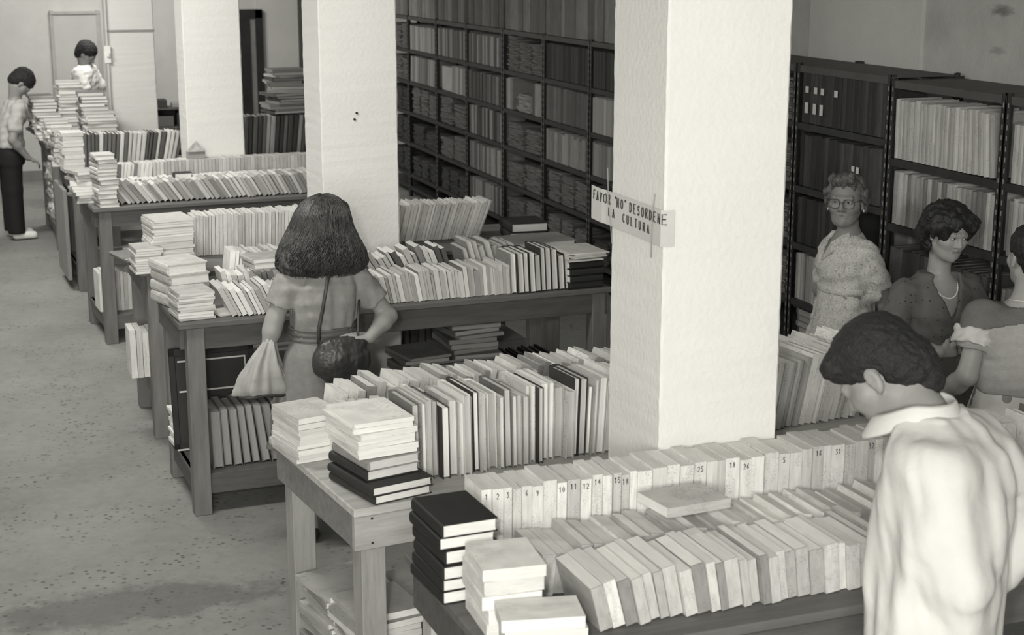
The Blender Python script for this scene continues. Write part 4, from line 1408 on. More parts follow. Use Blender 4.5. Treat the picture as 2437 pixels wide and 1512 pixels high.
def add_hand(F, wr, d, n, thumb, S=1.0, curl=0.5):
    """wr wrist, d finger direction, n palm normal (palm side), thumb = side direction of the thumb"""
    d, n = nrm(d), nrm(n)
    t = nrm(np.array(thumb) - d * np.dot(thumb, d))
    n = np.cross(d, t) * (1 if np.dot(np.cross(d, t), n) > 0 else -1)
    wr = np.array(wr, float)
    for x in (-0.026, -0.009, 0.009, 0.026):
        F.cap(wr + d * 0.012 + t * x * 0.6, wr + d * 0.085 * S + t * x, 0.015 * S, 0.0115 * S, 0.012)
    for i, (x, L) in enumerate(((0.029, 0.066), (0.010, 0.076), (-0.009, 0.070), (-0.027, 0.054))):
        b = wr + d * (0.083 * S) + t * x * S
        a = curl * (0.5 + 0.12 * i)
        for j, q in enumerate((0.42, 0.32, 0.26)):
            dd = d * math.cos(a) + n * math.sin(a)
            e = b + dd * L * q * S
            F.cap(b, e, (0.0088 - j * 0.0007) * S, (0.0082 - j * 0.0008) * S, 0.003)
            b = e
            a += curl * 0.75
    b = wr + d * 0.025 + t * 0.024
    e = b + (d * 0.6 + t * 0.75 + n * 0.15) * 0.036
    F.cap(b, e, 0.013 * S, 0.0105 * S, 0.01)
    F.cap(e, e + (d * 0.92 + t * 0.2 + n * 0.35) * 0.03, 0.0098 * S, 0.0085 * S, 0.004)


def add_legs(F, hip, side, knees, ankles, toes, r=(0.082, 0.055, 0.036), k=0.03):
    for q, kn, an, to in zip((-1, 1), knees, ankles, toes):
        h = np.array(hip) + np.array(side) * 0.085 * q
        F.cap(h, kn, r[0], r[1], k)
        m = np.array(kn) * 0.7 + np.array(an) * 0.3
        F.cap(kn, m, r[1] * 0.95, r[1], k)
        F.cap(m, an, r[1], r[2] * 0.95, k)
        F.cap(np.array(an) - V(0, 0, 0.03), to, 0.034, 0.026, k)


M_SKIN = surf('skin_tone', 0.30, 0.5, 0.06, 14.0, 0.08, 180.0, spec=0.35)
M_SKIND = surf('skin_tone_deeper', 0.24, 0.5, 0.06, 14.0, 0.08, 180.0, spec=0.35)
M_LIP = surf('lip_tone', 0.22, 0.45, 0.05)
M_EYE = surf('eye_white', 0.6, 0.25, 0.02)
M_IRIS = surf('iris_dark', 0.02, 0.15, 0.02)
M_BROW = surf('brow_hair', 0.07, 0.8, 0.2)


def hair_mat(name, g, rough=0.45, sc=120, st=(1, 1, 0.12)):
    return surf(name, g, rough, 0.7, sc * 0.35, 0.5, sc, stretch=st, detail=8, spec=0.5)


M_HA = hair_mat('curly_brown_hair', 0.05, 0.42, 150, (1, 1, 0.22))
M_HB = hair_mat('black_hair', 0.009, 0.7, 260, (1, 1, 0.6))
M_HC = hair_mat('greying_hair', 0.10, 0.6, 130, (1, 1, 0.8))
M_HD = hair_mat('short_dark_hair', 0.012, 0.55, 160, (1, 1, 0.5))


def lips_faces(me, p, S, skin, lip):
    me.materials.clear()
    me.materials.append(skin)
    me.materials.append(lip)
    c = p(0, 0.085, -0.0605)
    s = nrm(p(1, 0, 0) - p(0, 0, 0))
    u = nrm(p(0, 0, 1) - p(0, 0, 0))
    f = nrm(p(0, 1, 0) - p(0, 0, 0))
    n = len(me.polygons)
    ce = np.zeros(n * 3, dtype=np.float32)
    me.polygons.foreach_get('center', ce)
    ce = ce.reshape(-1, 3) - c
    a, b, d = ce @ s, ce @ u, ce @ f
    m = ((a / (0.0205 * S)) ** 2 + (b / (0.0078 * S)) ** 2 < 1) & (np.abs(d) < 0.02)
    me.polygons.foreach_set('material_index', m.astype(np.int32))


def face_bits(root, p, S, brow_dx=0.0, gaze=0.0, brow=None, open_=1.0):
    """eyes as almond patches lying on the lid, with iris, lash line and brow"""
    brow = brow or M_BROW
    l = V(*root.location)

    def lid(x, z, q, out):
        a = max(0.0, 1 - (x / 0.0145) ** 2 - (z / 0.0125) ** 2)
        return p(q * 0.031 + x, 0.0765 + math.sqrt(a) * 0.0125 + out, 0.004 + z)

    def up(x):
        return 0.0006 + 0.0052 * open_ * max(0.0, 1 - (x / 0.0122) ** 2)

    def dn(x):
        return 0.0004 - 0.0034 * open_ * max(0.0, 1 - (x / 0.0122) ** 2)
    for q in (-1, 1):
        vs, fs = [], []
        nx, nz = 14, 6
        for i in range(nx + 1):
            x = -0.0118 + 0.0236 * i / nx
            for k in range(nz + 1):
                vs.append(tuple(lid(x, dn(x) + (up(x) - dn(x)) * k / nz, q, 0.0012) - l))
        for i in range(nx):
            for k in range(nz):
                a = i * (nz + 1) + k
                fs.append((a, a + nz + 1, a + nz + 2, a + 1))
        me = bpy.data.meshes.new('eye')
        me.from_pydata(vs, [], fs)
        e = mk('eye', me, M_EYE, root)
        cx_ = gaze * 0.012
        vs, fs = [], []
        nr = 18
        vs.append(tuple(lid(cx_, min(up(cx_), max(dn(cx_), 0.001)), q, 0.0019) - l))
        for k in range(nr):
            a = 2 * math.pi * k / nr
            x = cx_ + 0.0055 * math.cos(a)
            z = 0.0012 + 0.0055 * math.sin(a)
            z = min(up(x), max(dn(x), z))
            vs.append(tuple(lid(x, z, q, 0.0019) - l))
        for k in range(nr):
            fs.append((0, 1 + k, 1 + (k + 1) % nr))
        me = bpy.data.meshes.new('iris')
        me.from_pydata(vs, [], fs)
        mk('iris', me, M_IRIS, e)
        lst = [([lid(x, up(x), q, 0.0014) for x in (-0.0125, -0.009, -0.005, 0.0, 0.005, 0.009, 0.0125)], [0.0005, 0.0009, 0.0012, 0.0013, 0.0012, 0.0009, 0.0005])]
        mk('eyelashes', off(tubes_mesh('eyelashes', lst, 6), root), M_BROW, root)
        lst = [([p(q * 0.014, 0.0915, 0.0235), p(q * 0.025, 0.0905, 0.027), p(q * 0.038, 0.083, 0.0275), p(q * 0.049, 0.0715, 0.0225)], [0.0016, 0.0022, 0.0019, 0.0007])]
        mk('eyebrow', off(tubes_mesh('eyebrow', lst, 6), root), brow, root)


def off(me, root):
    l = root.location
    me.transform(Matrix.Translation((-l[0], -l[1], -l[2])))
    return me


def part(name, F, mat, root):
    me = F.mesh(name) if isinstance(F, Field) else F
    off(me, root)
    if mat is None:
        o = bpy.data.objects.new(name, me)
        link(o, root)
        return o
    return mk(name, me, mat, root)


def person(loc, label):
    o = empty('person', loc)
    tag(o, label, 'person')
    return o
def cloth(name, g, var=0.1, scale=30, bump=0.25):
    return surf(name, g, 0.85, var, scale, bump, 40.0, detail=6, spec=0.15)


def folds_v(n, amp, ph=0.0, z0=None, z1=None):
    """vertical drape folds that grow from z1 down to z0"""
    def f(th, Z):
        g = 1.0 if z0 is None else np.clip((z1 - Z) / (z1 - z0), 0, 1)
        return amp * g * (np.sin(n * th + ph + 2.0 * np.sin(Z * 7)) + 0.5 * np.sin((2 * n + 1) * th + 1.3 + ph + Z * 5))
    return f


# ================================================================= woman with the shoulder bag, seen from behind
def woman_bag():
    root = person((1.40, 6.60, 0), 'woman with curly shoulder-length hair seen from behind, grey dress, shoulder bag')
    fr = head_frame((0.0, 1, -0.25))
    F = Field((0.92, 6.32, 0), (1.85, 6.88, 1.6), 0.012, (((1.40, 6.62, 1.43), (0.1, 0.12, 0.13), 0.007), ((1.5, 6.47, 0.97), (0.11, 0.07, 0.05), 0.005)))
    hc = (1.405, 6.62, 1.435)
    p = add_head(F, hc, fr, 0.97)
    F.cap((1.405, 6.60, 1.24), p(0, -0.02, -0.06), 0.052, 0.048, 0.03)
    side = (1, 0.05)
    F.loft([(1.41, 6.61, 0.78, 0.165, 0.115), (1.41, 6.61, 0.88, 0.165, 0.12), (1.405, 6.61, 0.97, 0.125, 0.09), (1.405, 6.61, 1.06, 0.14, 0.095), (1.405, 6.60, 1.17, 0.155, 0.10), (1.405, 6.60, 1.225, 0.13, 0.075), (1.405, 6.6, 1.26, 0.06, 0.055)], side, 0.03)
    shR, elR, wrR = V(1.56, 6.59, 1.205), V(1.70, 6.59, 1.02), V(1.585, 6.475, 0.955)
    shL, elL, wrL = V(1.245, 6.59, 1.205), V(1.19, 6.60, 1.04), V(1.145, 6.60, 0.88)
    for a in ((shR, elR, wrR), (shL, elL, wrL)):
        add_arm(F, *a, r=(0.046, 0.038, 0.026))
    add_hand(F, wrR, (-0.97, -0.12, 0.14), (0, 0, -1), (0, 1, 0.2), 0.92, 0.3)
    add_hand(F, wrL, (-0.1, -0.05, -1), (1, 0, 0), (0, 1, 0), 0.92, 1.1)
    add_legs(F, (1.41, 6.61, 0.82), (1, 0, 0), ((1.33, 6.62, 0.45), (1.49, 6.62, 0.45)), ((1.32, 6.6, 0.08), (1.50, 6.6, 0.08)), ((1.30, 6.74, 0.027), (1.52, 6.74, 0.027)))
    part('body', F, M_SKIN, root)
    # blouse
    G = Field((1.08, 6.44, 0.93), (1.72, 6.80, 1.30), 0.007)
    G.loft([(1.405, 6.61, 0.95, 0.137, 0.105), (1.405, 6.61, 0.99, 0.142, 0.108), (1.405, 6.61, 1.05, 0.165, 0.12), (1.405, 6.605, 1.12, 0.178, 0.125), (1.405, 6.60, 1.19, 0.182, 0.117), (1.405, 6.60, 1.235, 0.15, 0.088), (1.405, 6.60, 1.265, 0.085, 0.07)], side, 0.03, folds=folds_v(7, 0.004, 0.5))
    for sh, el in ((shR, elR), (shL, elL)):
        e = sh + (el - sh) * 0.62
        G.cap(sh + V(0, 0, 0.006), e, 0.056, 0.063, 0.035)
        dr = nrm(el - sh)
        q = sh + (el - sh) * 0.60
        G.cut(lambda X, Y, Z: np.where((X - sh[0]) * (1 if sh[0] > 1.4 else -1) > -0.02, (X - q[0]) * dr[0] + (Y - q[1]) * dr[1] + (Z - q[2]) * dr[2], -1) - 0 if sh[0] > 1.4 else np.where(((X < sh[0] + 0.02)), (X - q[0]) * dr[0] + (Y - q[1]) * dr[1] + (Z - q[2]) * dr[2], -1))
    G.bumps(0.003, 0.09, 3, stretch=(1, 1, 0.5))
    part('blouse', G, cloth('grey_dress_cloth', 0.27), root)
    # belt
    B = Field((1.2, 6.44, 0.93), (1.62, 6.8, 1.01), 0.006)
    B.loft([(1.405, 6.61, 0.94, 0.150, 0.114), (1.405, 6.61, 0.965, 0.147, 0.113), (1.405, 6.61, 1.0, 0.150, 0.116)], side, 0.0, folds=lambda th, Z: 0.0025 * np.sin(Z * 260) + 0.001 * np.sin(3 * th))
    part('sash', B, cloth('dark_sash_cloth', 0.13), root)
    # skirt
    K = Field((1.1, 6.34, 0.42), (1.74, 6.9, 0.96), 0.009)
    K.loft([(1.42, 6.62, 0.45, 0.27, 0.22), (1.415, 6.62, 0.65, 0.235, 0.185), (1.41, 6.62, 0.80, 0.20, 0.15), (1.41, 6.61, 0.88, 0.178, 0.132), (1.405, 6.61, 0.945, 0.14, 0.107)], side, 0.0, folds=folds_v(8, 0.012, 1.0, 0.45, 0.95))
    part('skirt', K, cloth('grey_skirt_cloth', 0.2), root)
    # hair
    H = Field((1.15, 6.38, 1.17), (1.66, 6.86, 1.61), 0.0055)
    H.loft([(1.405, 6.57, 1.235, 0.12, 0.06), (1.40, 6.575, 1.25, 0.175, 0.09), (1.40, 6.585, 1.28, 0.197, 0.115), (1.40, 6.595, 1.33, 0.19, 0.125), (1.405, 6.605, 1.38, 0.165, 0.125), (1.41, 6.61, 1.44, 0.135, 0.125), (1.415, 6.615, 1.50, 0.115, 0.115), (1.42, 6.615, 1.54, 0.09, 0.095), (1.425, 6.615, 1.567, 0.055, 0.06), (1.43, 6.615, 1.582, 0.012, 0.012)], side, 0.0)
    H.cap((1.46, 6.6, 1.53), (1.50, 6.61, 1.51), 0.04, 0.035, 0.04)
    H.ell(p(0, 0.12, -0.06), (0.07, 0.09, 0.13), [fr[0], fr[1], fr[2]], 0.02, 's')
    H.bumps(0.003, 0.07, 5, stretch=(1, 1, 0.35), warp=1.0)
    H.bumps(0.0025, 0.028, 6, (1.15, 6.38, 1.17), (1.66, 6.86, 1.40), stretch=(1, 1, 0.35), warp=1.5)
    H.bumps(0.0012, 0.014, 9, stretch=(1, 1, 0.15), warp=1.0)
    hm = part('hair', H, M_HA, root)
    # strands: smooth at the crown, curling towards the ends
    r = random.Random(4)
    zt = [1.235, 1.25, 1.28, 1.33, 1.38, 1.44, 1.50, 1.54, 1.567, 1.584]
    rxt = [0.15, 0.178, 0.197, 0.19, 0.165, 0.135, 0.115, 0.09, 0.055, 0.01]
    ryt = [0.075, 0.092, 0.115, 0.125, 0.125, 0.125, 0.115, 0.095, 0.06, 0.01]
    lst = []
    for i in range(1900):
        th = r.uniform(-math.pi - 0.5, 0.5)
        z0 = 1.583 - 0.09 * r.random() ** 2
        z1 = r.uniform(1.228, 1.30)
        ph, fq = r.uniform(0, 6.28), r.uniform(70, 120)
        dth = r.uniform(-0.12, 0.12)
        off_ = r.uniform(-0.001, 0.008)
        pts, rr_ = [], []
        n_ = 24
        for k in range(n_ + 1):
            t = k / n_
            z = z0 + (z1 - z0) * t
            g = max(0.0, (1.47 - z) / 0.22)
            w = 0.0065 * g * math.sin(ph + fq * (z0 - z))
            w2 = 0.0065 * g * math.cos(ph + fq * (z0 - z))
            rx = np.interp(z, zt, rxt) + off_ + w
            ry = np.interp(z, zt, ryt) + off_ + w
            a = th + dth * t + w2 / 0.12
            cx_ = 1.405 + 0.022 * max(0.0, (z - 1.38) / 0.2)
            cy_ = 6.575 + 0.04 * min(1.0, max(0.0, (z - 1.235) / 0.2))
            pts.append((cx_ + math.cos(a) * rx, cy_ + math.sin(a) * ry, z))
            rr_.append(0.0019 * (1 - 0.75 * t ** 4))
        lst.append((pts, rr_))
    cu = part('hair_strands', tubes_mesh('hair_strands', lst, 3), M_HA, root)
    cu['kind'] = 'stuff'
    # shoes
    Sx = Field((1.24, 6.5, 0), (1.58, 6.84, 0.09), 0.008)
    for x, tx in ((1.32, 1.30), (1.50, 1.52)):
        Sx.cap((x, 6.58, 0.035), (tx, 6.75, 0.03), 0.038, 0.034, 0.02)
    part('shoes', Sx, surf('dark_shoe_leather', 0.03, 0.4), root)
    # ---- shoulder bag (its own thing)
    bag = empty('shoulder_bag', (1.45, 6.44, 0.88))
    tag(bag, 'dark leather shoulder bag hanging at the hip of the curly-haired woman', 'bag')
    Q = Field((1.30, 6.36, 0.77), (1.62, 6.53, 1.0), 0.005)
    Q.ell((1.462, 6.45, 0.872), (0.118, 0.05, 0.10), None, 0.0)
    Q.ell((1.41, 6.45, 0.868), (0.085, 0.045, 0.085), None, 0.05)
    Q.cap((1.375, 6.45, 0.945), (1.55, 6.45, 0.95), 0.016, 0.016, 0.03)
    Q.bumps(0.0018, 0.08, 7, stretch=(1, 1, 0.45), warp=1.0)
    Q.bumps(0.0009, 0.028, 8, stretch=(1.2, 1, 0.3), warp=1.0)
    part('bag_body', Q, surf('dark_brown_leather', 0.04, 0.4, 0.3, 20, 0.3, 60, spec=0.5), bag)
    strap = [(1.352, 6.46, 0.955), (1.36, 6.475, 1.02), (1.375, 6.462, 1.10), (1.39, 6.462, 1.18), (1.405, 6.475, 1.235), (1.44, 6.53, 1.262), (1.47, 6.60, 1.262), (1.50, 6.68, 1.235), (1.53, 6.72, 1.16), (1.55, 6.72, 1.06), (1.545, 6.66, 0.99), (1.535, 6.52, 0.97)]
    me = tubes_mesh('strap', [(strap, 0.0085)], 6)
    part('strap', me, surf('strap_leather', 0.06, 0.4, 0.2), bag)
    part('strap_return', tubes_mesh('strap_return', [([(1.562, 6.56, 1.12), (1.548, 6.515, 1.09), (1.535, 6.478, 1.05), (1.53, 6.462, 1.0), (1.525, 6.455, 0.955)], 0.006)], 6), MATS['strap_leather'], bag)
    part('buckle', tubes_mesh('buckle', [([(1.345, 6.44, 0.955), (1.352, 6.435, 0.968), (1.366, 6.435, 0.966), (1.366, 6.438, 0.95), (1.345, 6.44, 0.955)], 0.003)], 5), M_STEEL, bag)
    # ---- pale cloth bag in her left hand
    cb = empty('carrier_bag', (1.12, 6.58, 0.72))
    tag(cb, 'pale cloth carrier bag held low in the left hand of the curly-haired woman', 'bag')
    Q = Field((0.96, 6.44, 0.66), (1.30, 6.72, 0.99), 0.006)
    Q.loft([(1.125, 6.58, 0.715, 0.118, 0.05), (1.125, 6.58, 0.74, 0.122, 0.058), (1.128, 6.58, 0.80, 0.10, 0.06), (1.135, 6.58, 0.86, 0.068, 0.052), (1.15, 6.58, 0.92, 0.038, 0.035), (1.165, 6.58, 0.965, 0.014, 0.014)], (1, 0.1), 0.0, folds=folds_v(5, 0.006, 0.7))
    Q.bumps(0.0015, 0.09, 17, stretch=(1, 1, 0.3))
    part('bag_cloth', Q, surf('pale_bag_cloth', 0.34, 0.7, 0.25, 8, 0.2, 30, stretch=(1, 1, 0.3)), cb)
    part('bag_bottom_band', tubes_mesh('bag_bottom_band', [([(1.01, 6.53, 0.718), (1.07, 6.525, 0.714), (1.125, 6.524, 0.72), (1.2, 6.53, 0.712), (1.24, 6.56, 0.715)], [0.007, 0.01, 0.006, 0.007, 0.003])], 6), M_STEEL, cb)


# ================================================================= man in the white shirt
def man_shirt():
    root = person((2.10, 2.93, 0), 'man in loose white shirt leaning over the nearest table, head bowed')
    fw = nrm((-0.70, 0.71, 0))
    sd = V(fw[1], -fw[0], 0) * 1.0        # his right
    hf = nrm(fw * math.cos(R(46)) + V(0, 0, -math.sin(R(46))))
    fr = head_frame(hf, R(-4))
    hc = V(2.09, 3.235, 1.58)
    neck = V(2.15, 3.115, 1.515)
    lo, hi = (1.75, 2.55, 0), (2.7, 3.6, 1.78)
    F = Field(lo, hi, 0.016, ((tuple(hc), (0.14, 0.14, 0.15), 0.0065),))
    p = add_head(F, hc, fr, 1.04, False)
    F.cap(neck - V(0, 0, 0.04), p(0, -0.035, -0.055), 0.066, 0.06, 0.03)
    F.cap(neck - V(0, 0, 0.02), p(0, 0.005, -0.085), 0.055, 0.045, 0.03)
    side = (sd[0], sd[1])
    base = V(2.42, 2.93, 0)
    F.loft([(2.10, 2.95, 0.86, 0.15, 0.115), (2.10, 2.96, 0.98, 0.145, 0.11), (2.115, 2.98, 1.12, 0.14, 0.105), (2.15, 3.01, 1.28, 0.165, 0.12), (2.17, 3.05, 1.40, 0.17, 0.11), (2.165, 3.085, 1.48, 0.09, 0.075)], side, 0.03)
    shN, elN, wrN = V(2.065, 2.93, 1.43), V(2.075, 2.83, 1.18), V(2.12, 2.86, 0.93)
    shF, elF, wrF = V(2.31, 3.13, 1.41), V(2.47, 3.07, 1.19), V(2.32, 3.06, 1.06)
    add_arm(F, shN, elN, wrN, (0.052, 0.043, 0.03))
    add_arm(F, shF, elF, wrF, (0.052, 0.043, 0.03))
    add_hand(F, wrN, (0.05, 0.1, -1), (0.5, 0.8, 0), (-0.7, 0.5, 0), 1.05, 0.5)
    add_hand(F, wrF, (-0.7, -0.1, -0.7), (0, 0, -1), (-0.3, 0.8, 0), 1.05, 0.3)
    # legs end inside trousers
    add_legs(F, (2.10, 2.95, 0.9), tuple(sd), ((2.03, 2.86, 0.5), (2.18, 3.01, 0.5)), ((2.05, 2.83, 0.09), (2.20, 2.98, 0.09)), ((1.94, 2.93, 0.03), (2.09, 3.08, 0.03)), (0.09, 0.06, 0.04))
    me = F.mesh('body')
    lips_faces(me, p, 1.04, M_SKIND, M_LIP)
    part('body', me, None, root)
    face_bits(root, p, 1.04, gaze=0, open_=0.5)
    # shirt
    G = Field((1.75, 2.6, 0.9), (2.7, 3.45, 1.58), 0.0085)
    G.loft([(2.10, 2.955, 0.955, 0.175, 0.155), (2.10, 2.96, 1.02, 0.18, 0.16), (2.115, 2.98, 1.12, 0.18, 0.16), (2.14, 3.005, 1.25, 0.19, 0.16), (2.17, 3.035, 1.36, 0.205, 0.155), (2.18, 3.06, 1.435, 0.19, 0.135), (2.17, 3.09, 1.485, 0.14, 0.11), (2.155, 3.105, 1.515, 0.085, 0.085)], side, 0.03, folds=folds_v(6, 0.006, 0.9))
    for sh, el, wr in ((shN, elN, wrN), (shF, elF, wrF)):
        G.cap(sh + V(0, 0, -0.01), sh * 0.5 + el * 0.5, 0.068, 0.068, 0.10)
        G.cap(sh * 0.5 + el * 0.5, el, 0.068, 0.066, 0.05)
        G.cap(el, wr * 0.85 + el * 0.15, 0.068, 0.052, 0.03)
    G.ell(neck + V(-0.02, 0.02, 0.02), (0.075, 0.075, 0.05), None, 0.01, 's')
    G.bumps(0.0055, 0.17, 21, stretch=(1, 1, 0.25), warp=1.0)
    G.bumps(0.0014, 0.06, 22, stretch=(1, 1, 0.4), warp=1.2)
    M_SH = surf('white_shirt_cotton', 0.6, 0.8, 0.03, 12, 0.12, 60, spec=0.15)
    part('shirt', G, M_SH, root)
    # collar: a standing band that folds over
    u = V(0, 0, 1)
    ring, vs, fs = 28, [], []
    cn = neck + V(-0.012, 0.01, 0.0)
    for i in range(ring + 1):
        a = math.pi * (0.06 + 1.88 * i / ring)
        dr = fw * math.cos(a) * 0.088 + sd * math.sin(a) * 0.082
        fwd_ = max(0.0, math.cos(a))
        top = cn + dr * 0.88 + u * (0.035 - 0.05 * fwd_) + fw * 0.02 * fwd_
        mid = cn + dr * 1.03 + u * (0.032 - 0.055 * fwd_) + fw * 0.02 * fwd_
        low = cn + dr * 1.22 + u * (-0.022 - 0.07 * fwd_) + fw * 0.035 * fwd_
        inn = cn + dr * 0.95 + u * (-0.02 - 0.05 * fwd_)
        vs += [tuple(inn), tuple(top), tuple(mid), tuple(low)]
    for i in range(ring):
        for k in range(3):
            a = i * 4 + k
            fs.append((a, a + 4, a + 5, a + 1))
    me = bpy.data.meshes.new('collar')
    me.from_pydata(vs, [], fs)
    me.polygons.foreach_set('use_smooth', [True] * len(me.polygons))
    c = part('collar', me, M_SH, root)
    sm_ = c.modifiers.new('t', 'SOLIDIFY')
    sm_.thickness = 0.003
    ss = c.modifiers.new('s', 'SUBSURF')
    ss.levels = ss.render_levels = 1
    # trousers
    T = Field((1.8, 2.6, 0.05), (2.5, 3.35, 1.0), 0.014)
    T.loft([(2.10, 2.95, 0.80, 0.17, 0.14), (2.10, 2.95, 0.92, 0.162, 0.13), (2.10, 2.955, 0.99, 0.155, 0.125)], side, 0.04)
    for q, kn, an in ((-1, (2.03, 2.86, 0.5), (2.05, 2.83, 0.09)), (1, (2.18, 3.01, 0.5), (2.20, 2.98, 0.09))):
        h = V(2.10, 2.95, 0.84) + sd * 0.085 * q
        T.cap(h, kn, 0.105, 0.08, 0.03)
        T.cap(kn, an, 0.08, 0.065, 0.02)
    T.bumps(0.005, 0.12, 31)
    part('trousers', T, cloth('light_trouser_cloth', 0.55, 0.05), root)
    Sx = Field((1.85, 2.7, 0), (2.4, 3.2, 0.1), 0.01)
    Sx.cap((2.05, 2.83, 0.045), (1.94, 2.93, 0.035), 0.045, 0.04, 0.02)
    Sx.cap((2.20, 2.98, 0.045), (2.09, 3.08, 0.035), 0.045, 0.04, 0.02)
    part('shoes', Sx, MATS['dark_shoe_leather'], root)
    # hair
    H = Field(hc - 0.2, hc + 0.2, 0.0045)
    s, f, uu = fr
    Mx = [s, f, uu]
    H.ell(p(0, -0.022, 0.05), (0.092, 0.112, 0.095), Mx, 0.0)
    H.ell(p(0, -0.062, -0.01), (0.08, 0.066, 0.085), Mx, 0.03)
    H.cap(p(-0.045, 0.062, 0.078), p(0.045, 0.062, 0.078), 0.032, 0.032, 0.03)
    H.cap(p(0, -0.095, -0.03), p(0, -0.085, -0.085), 0.05, 0.04, 0.03)
    # clear the face, ears, nape line
    H.ell(p(0, 0.125, -0.032), (0.09, 0.078, 0.092), Mx, 0.006, 's')
    for q in (-1, 1):
        H.ell(p(q * 0.09, 0.028, -0.055), (0.05, 0.06, 0.062), Mx, 0.006, 's')
        H.ell(p(q * 0.09, -0.008, -0.012), (0.04, 0.026, 0.037), Mx, 0.005, 's')
    H.ell(p(0, 0.03, -0.11), (0.12, 0.115, 0.07), Mx, 0.008, 's')
    H.bumps(0.0018, 0.035, 41, warp=1.0)
    H.bumps(0.0012, 0.013, 42, warp=1.0)
    part('hair', H, M_HB, root)
    # dark moustache and small beard under the chin
    bl = []
    for q in (-1, 1):
        bl.append(([p(q * 0.002, 0.099, -0.046), p(q * 0.014, 0.096, -0.048), p(q * 0.027, 0.086, -0.056)], [0.005, 0.0052, 0.0025]))
    part('moustache', tubes_mesh('moustache', bl, 8), M_HB, root)
    Bd = Field(np.array(p(0, 0.06, -0.1)) - 0.06, np.array(p(0, 0.06, -0.1)) + 0.06, 0.004)
    Bd.ell(p(0, 0.083, -0.104), (0.026, 0.016, 0.017), Mx, 0)
    Bd.bumps(0.002, 0.012, 45)
    part('chin_beard', Bd, M_HB, root)


